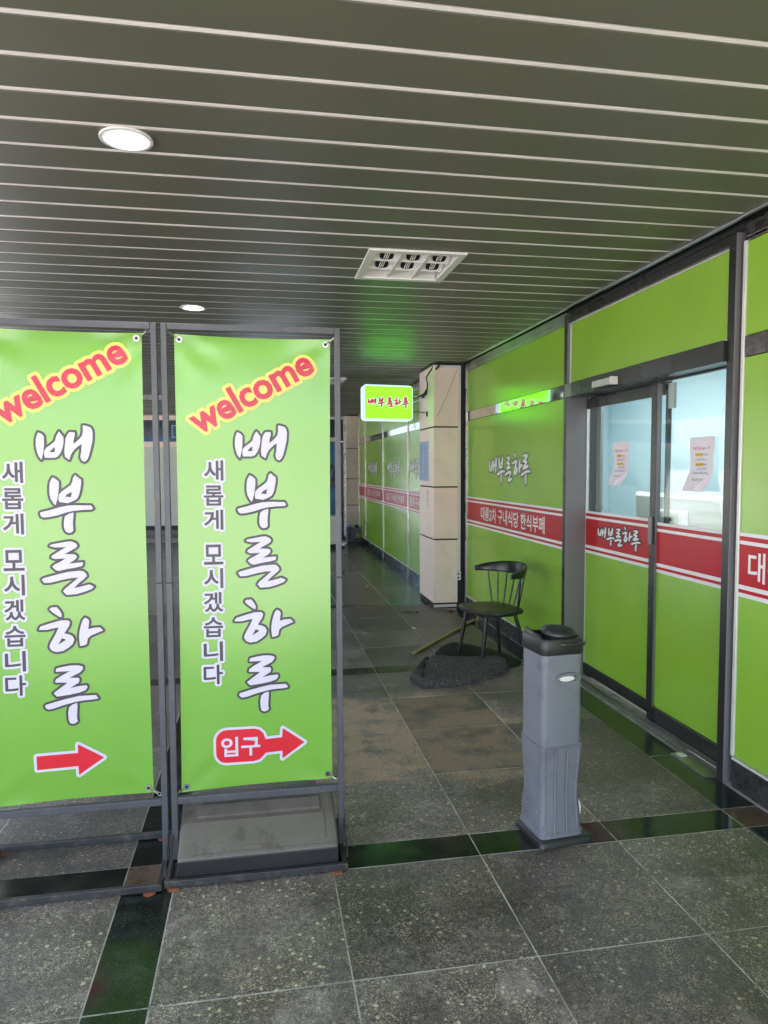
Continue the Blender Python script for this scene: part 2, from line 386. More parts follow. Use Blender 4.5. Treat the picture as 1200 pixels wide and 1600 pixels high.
# outlines of the brush-drawn syllables, millimetres on the banner
GLYPHS = {
 'bae': [[[[296,1736],[307,1731],[316,1722],[316,1693],[313,1664],[305,1632],[295,1646],[289,1664],[286,1687],[287,1711],[291,1725]],[[371,1740],[378,1730],[386,1719],[386,1699],[382,1678],[374,1658],[363,1644],[351,1640],[317,1640],[315,1653],[316,1666],[324,1678],[341,1690],[355,1703],[361,1723]],[[408,1737],[427,1737],[428,1726],[422,1705],[422,1692],[441,1709],[453,1723],[457,1740],[457,1763],[468,1762],[483,1757],[490,1747],[492,1732],[490,1702],[483,1672],[476,1646],[469,1631],[460,1624],[450,1629],[445,1643],[449,1663],[451,1692],[438,1684],[420,1666],[412,1652],[405,1632],[390,1643],[388,1666],[391,1690],[394,1714],[400,1727]]],[[[355,1681],[353,1661],[334,1661],[343,1672]]]],
 'bu': [[[[342,1566],[354,1559],[364,1549],[364,1527],[360,1500],[356,1480],[349,1459],[341,1468],[332,1486],[329,1504],[329,1527],[332,1548]],[[424,1574],[435,1564],[445,1557],[445,1541],[441,1518],[437,1500],[428,1483],[414,1475],[394,1467],[363,1472],[361,1486],[363,1500],[374,1512],[391,1524],[408,1537],[414,1551],[417,1565]],[[292,1430],[296,1434],[326,1441],[361,1451],[390,1457],[420,1459],[479,1457],[486,1445],[479,1441],[443,1440],[414,1437],[390,1432],[355,1421],[325,1415],[305,1413],[296,1418]],[[413,1431],[414,1422],[411,1401],[410,1383],[411,1362],[405,1355],[392,1353],[382,1360],[377,1375],[378,1399],[382,1417],[396,1426]]],[[[410,1510],[407,1490],[385,1492],[394,1502]]]],
 'reun': [[[[322,1304],[329,1310],[359,1315],[388,1320],[403,1320],[418,1313],[424,1304],[418,1295],[400,1285],[376,1272],[414,1270],[421,1262],[417,1253],[405,1244],[389,1235],[417,1237],[443,1239],[440,1225],[416,1219],[387,1215],[354,1208],[343,1210],[329,1224],[337,1232],[358,1242],[379,1255],[340,1254],[327,1260],[330,1267],[349,1279],[382,1299],[341,1298]],[[289,1176],[298,1182],[342,1193],[387,1203],[428,1206],[443,1204],[453,1193],[455,1184],[443,1173],[424,1158],[406,1140],[427,1143],[463,1152],[480,1143],[472,1134],[445,1124],[415,1116],[378,1114],[366,1128],[374,1139],[398,1158],[424,1180],[398,1179],[363,1173],[321,1163],[298,1163]]],[]],
 'ha': [[[[320,1067],[340,1068],[349,1057],[358,1040],[357,1029],[349,1030],[334,1041],[321,1052],[314,1060]],[[272,982],[279,995],[295,1000],[330,1010],[354,1016],[381,1015],[387,1007],[383,992],[365,965],[383,960],[395,953],[401,939],[395,922],[379,908],[358,896],[333,893],[316,901],[309,914],[314,930],[333,963],[345,989],[324,986],[303,981]],[[443,1023],[454,1017],[458,1008],[454,977],[473,982],[497,983],[509,970],[488,962],[463,952],[451,941],[447,919],[439,915],[422,912],[420,930],[419,948],[421,969],[427,993],[434,1013]]],[[[356,947],[371,940],[342,922]]]],
 'ru': [[[[329,816],[332,829],[360,835],[385,838],[413,837],[429,832],[430,823],[420,810],[379,790],[412,788],[416,780],[412,769],[380,749],[412,755],[442,757],[444,748],[436,737],[412,729],[376,723],[331,718],[318,732],[341,749],[372,771],[326,774],[328,785],[349,799],[381,816],[353,816]],[[286,683],[290,688],[323,697],[369,708],[411,716],[475,716],[484,702],[468,699],[425,697],[397,693],[354,683],[316,671],[298,669],[288,675]],[[404,689],[405,675],[403,649],[402,628],[405,616],[396,608],[385,606],[375,611],[371,626],[370,651],[374,673],[386,683]]],[]],
}

# ================================================================== SETTING
CEIL = 2.767
XW = 2.298            # face of the film-covered wall panels
# ---------------- ground outside and floor slab
g = obj('ground', MB().box(-300, 300, -300, 300, -0.30, -0.06), 'paving'); kind(g)
floor = obj('floor', MB().box(-6.2, 2.44, -2.2, 16.2, -0.05, -0.0016), 'grout'); kind(floor)
XL0, BW, TX, TY = 2.09, 0.192, 0.609, 0.610
xs = [(XL0, XL0+BW-0.004, 'b')]
x = XL0
for rep in range(3):
    for k in range(4): xs.append((x-TX, x, 't')); x -= TX
    xs.append((x-BW, x, 'b')); x -= BW
ys = []
y = 2.683-0.17*1-4*TY-0.0
y = 0.073-4*TY
for rep in range(7):
    for k in range(4): ys.append((y, y+TY, 't')); y += TY
    ys.append((y, y+0.17, 'b')); y += 0.17
# row table check: bands start at 0.073, 2.683, 5.293, 7.903 ...
tile_me = {}
def tile_mesh(w, d, m):
    key = (round(w, 3), round(d, 3), m)
    if key not in tile_me:
        me = mesh('tile', B(-w/2+0.002, w/2-0.002, -d/2+0.002, d/2-0.002, -0.03, 0), 0.0012, seg=1); me.materials.append(MT[m]); tile_me[key] = me
    return tile_me[key]
fwd = Vector((_f.x, _f.y, _f.z))
def in_view(p, margin=0.12):
    d = Vector(p)-Vector((0, 0, CAM_Z)); z = d.dot(_f)
    if z < 0.2: return False
    return abs(d.dot(_r)/z*F_PX) < 600*(1+margin)+60 and abs(d.dot(_u)/z*F_PX) < 800*(1+margin)+60
cells = []
for (xa, xb, kx) in xs:
    for (ya, yb, ky) in ys:
        if yb > 16.2 or ya < -2.2 or xa < -6.2: continue
        if kx == 'b' and ky == 'b': m = 'brown'
        elif kx == 'b' or ky == 'b': m = 'band'
        else: m = 'tile' if ya < 7.85 else 'fartile'
        c = ((xa+xb)/2, (ya+yb)/2)
        vis = any(in_view((px, py, 0)) for px in (xa, c[0], xb) for py in (ya, c[1], yb))
        cells.append((not vis, math.hypot(*c), xa, xb, ya, yb, m))
cells.sort()
rest = {}
for i, (nv, dist, xa, xb, ya, yb, m) in enumerate(cells):
    if not nv and i < 285:
        o = bpy.data.objects.new('tile', tile_mesh(xb-xa, yb-ya, m))
        o.location = ((xa+xb)/2, (ya+yb)/2, random.uniform(-0.0012, 0.0008))
        o.rotation_euler = (random.uniform(-0.0012, 0.0012), random.uniform(-0.0012, 0.0012), 0)
        link(o, floor)
    else:
        rest.setdefault(m, MB()).box(xa+0.002, xb-0.002, ya+0.002, yb-0.002, -0.03, -0.0004)
for m, mb in rest.items():
    kind(obj('tile', mb, m, floor), 'stuff')

# ---------------- ceiling
ceiling = obj('ceiling', MB().box(-5.5, 2.60, -1.95, 16.4, CEIL+0.055, 3.3).box(-5.57, 2.60, -2.02, -1.95, CEIL-0.004, 3.6).box(-5.57, -5.5, -1.95, 16.4, CEIL-0.004, 3.6), 'black'); kind(ceiling)
TROFF = [(0.605, 1.130, 3.785, 4.355), (0.605, 1.130, 9.20, 9.74), (-2.05, -1.525, 11.74, 12.28)]
k0 = -20
for k in range(k0, 73):
    yl = 2.006+0.197*k
    if yl+0.197 > 16.2: break
    y0, y1 = yl+0.0245, yl+0.197
    cuts = sorted([(a-0.0, b+0.0) for a, b, c, d in TROFF if c < y1 and d > y0-0.03])
    mb = MB(); tb = MB(); xa = -5.49
    for a, b in cuts+[(2.236, None)]:
        mb.box(xa, a, y0, y1, CEIL, CEIL+0.022); tb.box(xa, a, yl+0.0080, yl+0.0220, CEIL+0.0015, CEIL+0.008); xa = b
    tl = random.uniform(-0.0007, 0.0007); mb.v = [(vx, vy, vz+(tl if vy > (y0+y1)/2 else -tl)+0.0004*math.sin(vx*0.9+k)) for vx, vy, vz in mb.v]
    obj('ceiling_panel', mb, 'ceil', ceiling, 0.003, seg=1)
    obj('trim_strip', tb, 'trim', ceiling)
obj('edge_channel', MB().box(2.236, 2.262, -1.94, 7.66, CEIL-0.012, CEIL+0.03), 'brush', ceiling, 0.002)

# ---------------- interior behind the sliding door
for nm, b, m in (('interior_floor', (2.60, 5.4, 1.0, 7.4, -0.05, -0.002), 'paving'), ('interior_wall', (5.4, 5.5, 0.9, 7.5, -0.05, 2.9), 'inwall'),
                 ('interior_wall', (2.60, 5.4, 7.4, 7.5, -0.05, 2.9), 'inwall'), ('interior_wall', (2.60, 5.4, 0.9, 1.0, -0.05, 2.9), 'inwall'),
                 ('interior_ceiling', (2.60, 5.4, 1.0, 7.4, 2.62, 2.75), 'inwall')):
    kind(obj(nm, B(*b), m))
kind(obj('interior_wall', B(3.9, 4.0, 1.02, 7.38, 0.0, 2.61), 'inwall'))
def panel_lamp(x, y, lab):
    t = thing('ceiling_lamp', lab, 'lamp', (x, y, 2.62), 'lamps inside the restaurant')
    obj('frame', MB().box(x-0.32, x+0.32, y-1.02, y+1.02, 2.600, 2.619), 'white', t)
    obj('diffuser', MB().box(x-0.30, x+0.30, y-1.0, y+1.0, 2.592, 2.599), 'inlamp', t)
panel_lamp(2.93, 3.5, 'lit white ceiling lamp inside the restaurant, just behind the glass door')
panel_lamp(2.93, 5.9, 'lit white ceiling lamp inside the restaurant, deep behind the green wall')

# ================================================================== FILM-COVERED WALLS
GL_BOX = {}
def band_parts(parent, x, y0, y1, z0=0.957, z1=1.272, nudge=0.0):
    """red stripe with white lines: y0 far, y1 near"""
    h = z1-z0
    rb = obj('red_band', B(x-0.0016, x-0.0002, y1, y0, z0, z1), 'red', parent)
    for a, b in ((0, 0.063), (0.12, 0.187), (0.817, 0.874), (0.943, 1.0)):
        obj('white_stripe', B(x-0.0032, x-0.0014, y1, y0, z0+a*h, z0+b*h), 'white', rb)
    return rb
def wallmap(x): return lambda u, v: (x, -u, v)      # u = -y so that it reads from the corridor
def brush_word(boxes, x, parent, d, wm='white', om='ink', prefix='logo'):
    """the five brush-drawn syllables, each in its own box (yfar, ynear, z0, z1)"""
    mp0, mp1, mp2 = wallmap(x), wallmap(x-0.0012), wallmap(x-0.0024)
    for nm, (ya, yb, za, zb) in boxes:
        strokes, holes = GLYPHS[nm]
        allp = [p for s in strokes for p in s]
        a, b = min(p[0] for p in allp), max(p[0] for p in allp); c, e = min(p[1] for p in allp), max(p[1] for p in allp)
        tr = lambda p: (-ya+(p[0]-a)/(b-a)*(ya-yb), za+(p[1]-c)/(e-c)*(zb-za))
        st = [[tr(p) for p in s] for s in strokes]; ho = [[tr(p) for p in s] for s in holes]
        w = flat(prefix+'_letter', union(grow(st, d)), mp0, om, parent)
        flat('letter_face', tri(st), mp1, wm, w)
        if ho: flat('letter_counter', tri(ho), mp2, om, w)
WORD = ('bae', 'bu', 'reun', 'ha', 'ru')
LEFT_BOX = ((6.842, 6.607, 1.535, 1.698), (6.60, 6.375, 1.44, 1.707), (6.381, 6.174, 1.457, 1.699), (6.187, 5.915, 1.519, 1.723), (5.958, 5.735, 1.441, 1.711))
DOOR_BOX = ((4.776, 4.646, 1.082, 1.162), (4.642, 4.522, 1.035, 1.169), (4.529, 4.414, 1.042, 1.168), (4.424, 4.283, 1.081, 1.186), (4.304, 4.184, 1.035, 1.175))
BANDTEXT = '대륭2차 구내식당 한식부페'
def band_text(parent, x, yfar, ynear, z0=1.042, z1=1.186):
    flat('band_lettering', fit(text(BANDTEXT, 0.014), -yfar, -ynear, z0, z1), wallmap(x-0.0026), 'white', parent)
wallcore = kind(obj('wall', MB().box(2.322, 2.595, -1.95, 3.09, -0.004, CEIL+0.05).box(2.322, 2.595, 5.04, 16.2, -0.004, CEIL+0.05).box(2.322, 2.595, 3.0905, 5.0395, 2.73, CEIL+0.05), 'black'))  # black backing added behind the thin panels so no daylight leaks through
def partition(label, y0, y1, mull0=True, mull1=True, x=XW, group=None, ztop=2.66, logo=None, txt=None, zr=(2.117, 2.216), rail=('mirror', 'brush')):
    """one bay of the green partition from y1 (near) to y0 (far)"""
    t = thing('partition_wall', label, 'wall', (x, (y0+y1)/2, 0), group)
    ya, yb = y1+0.0, y0-0.0
    if mull1: ya += 0.03
    yb -= 0.05 if mull0 else 0.023
    obj('lower_panel', B(x, x+0.02, ya, yb, 0.152, zr[0]-0.003), 'green', t, 0.002)
    obj('upper_panel', B(x, x+0.02, ya, yb, zr[1]+0.003, ztop), 'green', t, 0.002)
    obj('mid_rail', B(x-0.004, x+0.02, ya, yb, zr[0], zr[1]), rail[0], t, 0.002)
    obj('top_rail', MB().box(x-0.012, x+0.02, ya, yb, ztop+0.018, CEIL-0.016).box(x-0.004, x+0.02, ya, yb, ztop+0.003, ztop+0.016), rail[1], t, 0.003)
    obj('skirting_trim', B(x-0.018, x+0.01, ya, yb, 0.139, 0.150), 'alu', t, 0.002)
    n = max(1, round((yb-ya)/0.6))
    for i in range(n):
        a, b = ya+(yb-ya)*i/n, ya+(yb-ya)*(i+1)/n
        obj('skirting_slab', B(x-0.013, x+0.02, a+0.001, b-0.001, 0.0005, 0.138), 'skirt', t, 0.0015)
    if mull1: obj('mullion', MB().box(x-0.010, x+0.02, y1+0.001, y1+0.0285, 0.0005, CEIL-0.017), 'alu', t, 0.003)
    if not mull0: obj('edge_strip', MB().box(x-0.008, x+0.02, y0-0.022, y0-0.001, 0.151, CEIL-0.1), 'alu', t, 0.002)
    if mull0: obj('mullion', MB().box(x-0.014, x+0.02, y0-0.048, y0-0.024, 0.0005, CEIL-0.017).box(x-0.014, x+0.02, y0-0.021, y0-0.001, 0.0005, CEIL-0.017), 'steel', t, 0.003)
    lo = band_parts(t, x, yb-0.0005, ya+0.0005)
    if txt: band_text(lo, x, *txt)
    if logo: brush_word(list(zip(WORD, logo)), x-0.0006, t, 0.013)
    return t
partition('green film wall with white brush lettering behind the black chair', 7.655, 5.035, True, False, logo=LEFT_BOX, txt=(7.10, 5.418))
partition('green film wall at the right edge, nearest the camera', 3.078, 0.55, False, True, x=2.306, txt=(2.99, 1.32), rail=('darksteel', 'darksteel'))
obj_near = partition('green film wall outside the right edge, beyond the first bay', 0.55, -1.95, True, False, txt=(-0.3, -1.6))
# the far, glossier bays beyond the beige column
XF = 2.135
far_y = (15.2, 14.25, 12.14, 10.02, 8.42)
labs = ('shiny green wall bay farthest down the corridor, beside the far column', 'shiny green wall bay with red band, second from the far column',
        'shiny green wall bay with red band, between two bright mullions', 'shiny green wall bay nearest behind the beige column')
for i in range(4):
    y0, y1 = far_y[i], far_y[i+1]
    lg = None
    if y0-y1 > 1.5:
        c = (y0+y1)/2+0.1; lg = [(c+0.55-(6.842-a), c+0.55-(6.842-b), z0, z1) for a, b, z0, z1 in LEFT_BOX]
    partition(labs[i], y0, y1, True, False, x=XF, group=None, logo=lg, txt=((y0+y1)/2+0.8, (y0+y1)/2-0.75) if lg else None)

# ================================================================== ENTRANCE
ent = thing('sliding_door', 'glass sliding entrance door in dark frame with green transom and red band', 'door', (2.3, 4.0, 0))
# right (near) post and left (far) post: outer face coloured as shaded black, return as lit grey
def post(y0, y1, xin):
    p = obj('post', B(2.279, xin, y0+0.0005, y1, 0.0005, 2.716), 'bronze', ent, 0.002)
    obj('shaded_post_face', B(2.2755, 2.2788, y0, y1, 0.0005, 2.7165), 'bronzed', p, 0.001)
post(3.100, 3.150, 2.47); post(4.985, 5.032, 2.47)
hr = obj('head_rail', B(2.279, 2.32, 3.152, 4.983, 2.664, 2.716), 'bronzed', ent, 0.002)
obj('rail_face', B(2.272, 2.2788, 3.10, 5.032, 2.7175, 2.726), 'bronzed', hr)
obj('transom_panel', B(2.302, 2.32, 3.158, 4.965, 2.224, 2.654), 'green', ent, 0.001)
tb = obj('transom_bead', MB().box(2.297, 2.32, 3.153, 4.980, 2.655, 2.663).box(2.297, 2.32, 3.153, 4.980, 2.213, 2.222).box(2.297, 2.32, 4.967, 4.982, 2.2225, 2.6545), 'alu', ent, 0.001)
hb = obj('header_box', B(2.256, 2.46, 3.152, 4.870, 2.108, 2.211), 'bronzed', ent, 0.003)
obj('header_end', B(2.262, 2.46, 4.871, 4.984, 2.116, 2.209), 'bronze', ent)
sn = obj('motion_sensor', MB().box(2.205, 2.2555, 4.19, 4.44, 2.118, 2.168), 'brush', ent, 0.005)
obj('sensor_end', B(2.203, 2.2554, 4.178, 4.1895, 2.117, 2.169), 'pvc', sn, 0.004)
obj('sensor_lens', B(2.212, 2.248, 4.21, 4.42, 2.1135, 2.1178), 'black', sn)
# sliding leaf (far, x=2.44)
lf = obj('sliding_leaf', MB().box(2.437, 2.463, 3.905, 4.984, 0.012, 0.092).box(2.437, 2.463, 3.905, 4.984, 2.03, 2.107).box(2.437, 2.463, 3.905, 3.93, 0.093, 2.029), 'bronzed', ent, 0.002)
obj('leaf_panel', B(2.441, 2.456, 3.931, 4.975, 0.094, 1.256), 'green', lf)
rb = band_parts(lf, 2.441, 4.974, 3.931, 0.945, 1.263); 
brush_word(list(zip(WORD, DOOR_BOX)), 2.441-0.004, lf, 0.009, prefix='door')
obj('glass_pane', B(2.446, 2.452, 3.931, 4.972, 1.2635, 2.029), 'glass', lf)
obj('edge_bead', MB().box(2.440, 2.458, 4.9735, 4.9838, 0.093, 2.029), 'alu', lf)
obj('inner_stile', MB().box(2.462, 2.482, 4.80, 4.86, 1.264, 2.05).box(2.460, 2.484, 4.79, 4.87, 1.285, 1.31), 'brush', lf)
# fixed leaf (near, x=2.38)
l2 = obj('fixed_leaf', MB().box(2.380, 2.412, 3.152, 3.985, 0.012, 0.105).box(2.380, 2.412, 3.152, 3.985, 2.098, 2.1075).box(2.385, 2.412, 3.152, 3.205, 0.106, 2.097), 'bronzed', ent, 0.002)
obj('stile', MB().box(2.3795, 2.412, 3.928, 3.985, 0.106, 2.097), 'bronze', l2, 0.002)
obj('shaded_stile_face', B(2.3765, 2.3793, 3.926, 3.986, 0.106, 2.097), 'bronzed', l2)  # black plate puts the stile's shaded side into colour
obj('leaf_panel', B(2.397, 2.408, 3.206, 3.9275, 0.106, 1.246), 'green', l2)
band_parts(l2, 2.397, 3.927, 3.206, 0.945, 1.253)
obj('glass_pane', B(2.400, 2.406, 3.206, 3.927, 1.254, 2.097), 'glass', l2)
obj('pane_clip', MB().box(2.418, 2.434, 3.815, 3.875, 1.94, 2.09), 'brush', l2)
obj('door_lock', MB().box(2.361, 2.376, 3.944, 3.975, 1.115, 1.285).box(2.356, 2.3605, 3.950, 3.969, 1.14, 1.19), 'bronze', l2, 0.003)
# floor track and threshold plate
obj('floor_track', MB().box(2.345, 2.36, 3.16, 4.96, 0.0008, 0.0125).box(2.286, 2.292, 3.50, 4.70, 0.0008, 0.006).box(2.318, 2.322, 3.50, 4.70, 0.0008, 0.006), 'brush', ent)
th = obj('threshold_plate', MB().add([(2.221, 3.464, 0.001), (2.345, 3.490, 0.001), (2.345, 3.155, 0.001), (2.272, 3.155, 0.001), (2.216, 3.160, 0.001),
        (2.221, 3.464, 0.007), (2.345, 3.490, 0.007), (2.345, 3.155, 0.007), (2.272, 3.155, 0.007), (2.216, 3.160, 0.007)],
        [(4, 3, 2, 1, 0), (5, 6, 7, 8, 9), (0, 1, 6, 5), (1, 2, 7, 6), (2, 3, 8, 7), (3, 4, 9, 8), (4, 0, 5, 9)]), 'brush', ent)
obj('threshold_strip', B(2.31, 2.3775, 3.49, 4.985, -0.004, 0.0005), 'fartile', ent)

def scribble(parent, rows, mp, mat_of):
    """lines of tiny pen marks"""
    rr = random.Random(5)
    for (u0, u1, v, h, m) in rows:
        V, F = [], []
        u = u0
        while u < u1:
            w = h*rr.uniform(0.5, 0.9)
            for q in range(rr.choice((2, 3, 3))):
                a = rr.choice(((0, 0, 0, 1), (0, .5, 1, .5), (0, 1, 1, 1), (1, 0, 1, 1), (0, 0, 1, 0), (.5, .1, .5, .9)))
                p, r_ = Vector((u+a[0]*w, v+a[1]*h)), Vector((u+a[2]*w, v+a[3]*h)); d = (r_-p).normalized()*h*0.04; s = Vector((-d.y, d.x))*2.0
                o = len(V); V += [p-d-s, p-d+s, r_+d+s, r_+d-s]; F.append((o, o+1, o+2, o+3))
            u += w+h*0.25
        flat('handwriting', (V, F), mp, m, parent)
def notice(label, x, yf, yn, z0, z1, curl):
    """sheet taped at its top; lower corner curls off the glass; yf = far (left) edge"""
    w, h = yf-yn, z1-z0
    def mp(u, v, e=0.0):
        s, q = u/w, v/h
        lift = max(0, 0.42-q)**1.6*(0.11+curl*s) + 0.004 + 0.004*math.sin(q*9+s*3)
        dy = max(0, 0.40-q)*0.075*(1.0 if curl else 1.0)
        return (x-lift-e, yf-u+dy-(0.02*max(0, 0.45-q)*s if curl else 0)*0, z0+v)
    V, F = [], []; nu, nv = 8, 18
    for j in range(nv+1):
        for i in range(nu+1): V.append(mp(w*i/nu, h*j/nv))
    for j in range(nv):
        for i in range(nu):
            a = j*(nu+1)+i; F.append((a, a+1, a+nu+2, a+nu+1))
    if curl:   # corner folded forward
        V2 = [mp(w*0.55, 0), mp(w, h*0.30), mp(w*0.62, h*0.10, 0.02)]; F2 = [(len(V), len(V)+1, len(V)+2)]; V += V2; F += F2
    t = obj('paper_notice', MB().add(V, F), 'paper', smooth=True); tag(t, label, 'notice')
    m2 = lambda u, v: mp(u, v, 0.0018)
    for vv, u0, u1 in ((0.655, 0.26, 0.56), (0.475, 0.22, 0.60)):
        flat('highlight', tri([[(w*u0, h*(vv-0.012)), (w*u1, h*(vv-0.012)), (w*u1, h*(vv+0.05)), (w*u0, h*(vv+0.05))]]), lambda u, v: mp(u, v, 0.0010), 'yprint', t)
    scribble(t, [(w*.16, w*.86, h*.765, h*.05, 'rink'), (w*.26, w*.76, h*.655, h*.034, 'bink'), (w*.24, w*.78, h*.565, h*.034, 'bink'),
                 (w*.24, w*.74, h*.475, h*.034, 'bink'), (w*.28, w*.72, h*.395, h*.034, 'bink'), (w*.16, w*.84, h*.32, h*.034, 'bink'), (w*.24, w*.66, h*.2, h*.034, 'ink')], m2, None)
notice('curling white handwritten notice taped to the left pane of the glass door', 2.434, 4.548, 4.335, 1.465, 1.765, 0.10)
notice('larger white handwritten notice taped to the right pane of the glass door', 2.390, 3.596, 3.385, 1.455, 1.755, 0.03)
# counter screen inside
mo = thing('monitor', 'white monitor seen from behind through the right door pane', 'monitor', (3.0, 4.45, 0.9))
obj('screen_back', MB().loft([[(2.86, 3.95, 1.19), (2.86, 4.98, 1.19), (2.86, 5.0, 1.375), (2.86, 4.0, 1.375)], [(2.90, 3.92, 1.16), (2.90, 5.03, 1.16), (2.90, 5.06, 1.40), (2.90, 3.95, 1.40)],
                             [(2.95, 3.92, 1.16), (2.95, 5.03, 1.16), (2.95, 5.06, 1.40), (2.95, 3.95, 1.40)]]), 'pvc', mo, 0.006)
mh = obj('stand_housing', MB().box(2.78, 2.858, 4.30, 4.66, 1.05, 1.29), 'pvc', mo, 0.02)
obj('screw', MB().tube([(2.776, 4.40, 1.23), (2.781, 4.40, 1.23)], 0.012), 'black', mh); obj('screw', MB().tube([(2.776, 4.55, 1.23), (2.781, 4.55, 1.23)], 0.012), 'black', mh)
obj('foot', B(2.75, 3.0, 4.25, 4.7, 1.02, 1.049), 'pvc', mo, 0.01)
ct = thing('counter', 'white service counter just inside the glass door', 'counter', (3.0, 4.4, 0))
obj('counter_top', B(2.68, 3.3, 3.6, 5.4, 0.98, 1.018), 'pvc', ct, 0.004); obj('counter_body', B(2.72, 3.26, 3.64, 5.36, 0, 0.979), 'inwall', ct)

# ================================================================== COLUMNS
def beige_column(label, x0, x1, y0, y1, joints, grp=None):
    t = thing('column', label, 'column', ((x0+x1)/2, (y0+y1)/2, 0))
    obj('core', B(x0+0.012, x1 if x1 < 2.25 else 2.32, y0+0.012, y1, 0.0005, CEIL-0.002), 'black', t)
    zs = [0.047]+joints+[CEIL-0.02]
    for a, b in zip(zs[:-1], zs[1:]):
        obj('panel', B(x0+0.001, x1-0.045 if x1-x0 > 0.3 else x1, y0, y0+0.011, a+0.008, b-0.008), 'beige', t, 0.003)
        obj('panel', B(x0, x0+0.011, y0+0.012, y1, a+0.008, b-0.008), 'beige', t, 0.003)
    return t
c1 = beige_column('beige panelled column beside the green wall behind the chair', 1.930, 2.256, 7.690, 8.40, [0.781, 1.376, 2.052])
obj('base_trim', MB().box(1.932, 2.2, 7.686, 7.70, 0.006, 0.036), 'alu', c1, 0.002)
dk = obj('cable_duct', MB().box(2.212, 2.243, 7.678, 7.700, 0.42, 2.737).box(1.95, 2.2115, 7.678, 7.70, 2.712, 2.737), 'pvc', c1, 0.003)
so = obj('socket_box', MB().box(2.182, 2.243, 7.655, 7.70, 0.315, 0.418), 'pvc', c1, 0.006)
for q in (0.345, 0.388): obj('socket_hole', MB().tube([(2.212, 7.652, q), (2.212, 7.656, q)], 0.011), 'ink', so)
obj('thin_wire', MB().tube([(2.20, 7.685, 2.69), (2.08, 7.684, 2.40), (1.97, 7.684, 2.17)], 0.0018, 5), 'leaf', c1)
sw = thing('door_bell', 'small white bell unit on the left face of the beige column', 'bell', (1.92, 7.985, 1.27))
obj('housing', B(1.905, 1.9295, 7.955, 8.005, 1.20, 1.335), 'pvc', sw, 0.008); obj('name_slip', B(1.927, 1.9296, 7.96, 8.0, 1.135, 1.18), 'papblue', sw)
nb = tag(obj('wall_notice', B(1.9272, 1.9290, 7.905, 8.39, 1.44, 1.905), 'papblue'), 'bluish printed notice sheet on the left face of the beige column', 'notice')
scribble(nb, [(-8.36+0.235*c, -8.36+0.235*c+rr, 1.475+0.031*k, 0.016, 'bink') for c in (0, 1) for k in range(13) for rr in (random.Random(k*2+c).uniform(0.08, 0.2),)], wallmap(1.9262), None)
c2 = beige_column('beige panelled column at the far end of the corridor', 1.885, 2.245, 15.35, 15.95, [0.783, 1.363, 2.026])
obj('corner_trim', MB().box(1.835, 1.868, 15.42, 15.45, 0.40, CEIL-0.03), 'steel', c2)

# ================================================================== END AND SIDE WALLS
ew = thing('end_wall', 'grey panelled wall with high dark windows at the far end of the hall', 'wall', (-3, 16.1, 0))
EX = -0.55
obj('window_band', B(-5.4, EX, 16.09, 16.15, 2.30, 2.665), 'dglass', ew)
obj('blue_rail', B(-5.4, EX, 16.05, 16.15, 2.195, 2.298), 'blue', ew)
obj('top_sill', B(-5.4, 1.3, 16.04, 16.15, 2.667, CEIL-0.002), 'beige', ew); obj('sill', B(-5.4, EX, 16.03, 16.15, 2.082, 2.193), 'beige', ew)
x = -5.35
while x < EX-0.1:
    obj('wall_panel', B(x, min(x+1.19, EX-0.001), 16.06, 16.12, 0.345, 2.080), 'wall', ew, 0.003); x += 1.2
obj('dark_skirting', B(-5.4, EX, 16.05, 16.15, 0.25, 0.343), 'black', ew); obj('step', B(-5.4, EX, 15.55, 16.15, 0.0005, 0.12), 'fartile', ew, 0.01)
obj('plinth', B(-5.4, EX, 16.04, 16.15, 0.1215, 0.249), 'skirt', ew)
ed = thing('added_exit', 'wide glazed exit added at the far end of the hall for daylight, unseen behind the right banner', 'door', (0.37, 16.1, 0))  # put in to bring daylight and bright reflections to the far bays
for q in range(4): obj('door_frame', B(EX+0.001+0.605*q, EX+0.035+0.605*q, 16.07, 16.12, 0.0005, 2.666), 'steel', ed)
for q in range(3): obj('glass_pane', B(EX+0.036+0.605*q, EX+0.605+0.605*q, 16.09, 16.10, 0.02, 2.664), 'tglass', ed)
sg = thing('hanging_sign', 'small blue and white sign under the ceiling at the far end of the hall', 'sign', (-1.62, 15.6, 2.4))
obj('sign_rim', B(-1.83, -1.40, 15.58, 15.62, 2.26, 2.53), 'papblue', sg); obj('sign_face', B(-1.81, -1.42, 15.575, 15.579, 2.28, 2.51), 'blue', sg); obj('hanger', B(-1.62, -1.61, 15.59, 15.61, 2.53, CEIL), 'steel', sg)
ew2 = thing('end_partition', 'dark end partition with glass behind the blue display at the corridor end', 'wall', (1.6, 16.1, 0))
obj('dark_panel', B(1.3005, 2.5, 16.02, 16.15, 0.0005, 2.2), 'dglass', ew2); obj('upper_glass', B(1.3005, 2.5, 16.04, 16.15, 2.205, CEIL-0.06), 'dglass', ew2); obj('top_trim', B(1.3005, 2.5, 16.0, 16.15, CEIL-0.058, CEIL-0.002), 'alu', ew2)
sw2 = thing('unseen_side_wall', 'plain grey unseen wall on the left, shaped to limit side daylight', 'wall', (-5.4, 9, 0))  # out of view; its ends are placed to set how much daylight enters
for k in range(3): obj('wall_panel', B(-5.49, -5.42, 5.0+2.2*k, 7.19+2.2*k, 0.1, CEIL-0.003), 'wall', sw2, 0.003)
obj('dark_skirting', B(-5.49, -5.41, 5.0, 11.6, 0.0005, 0.098), 'skirt', sw2)
bd = thing('display_board', 'tall blue display board at the end of the corridor beside the far column', 'display', (1.5, 14.8, 0))
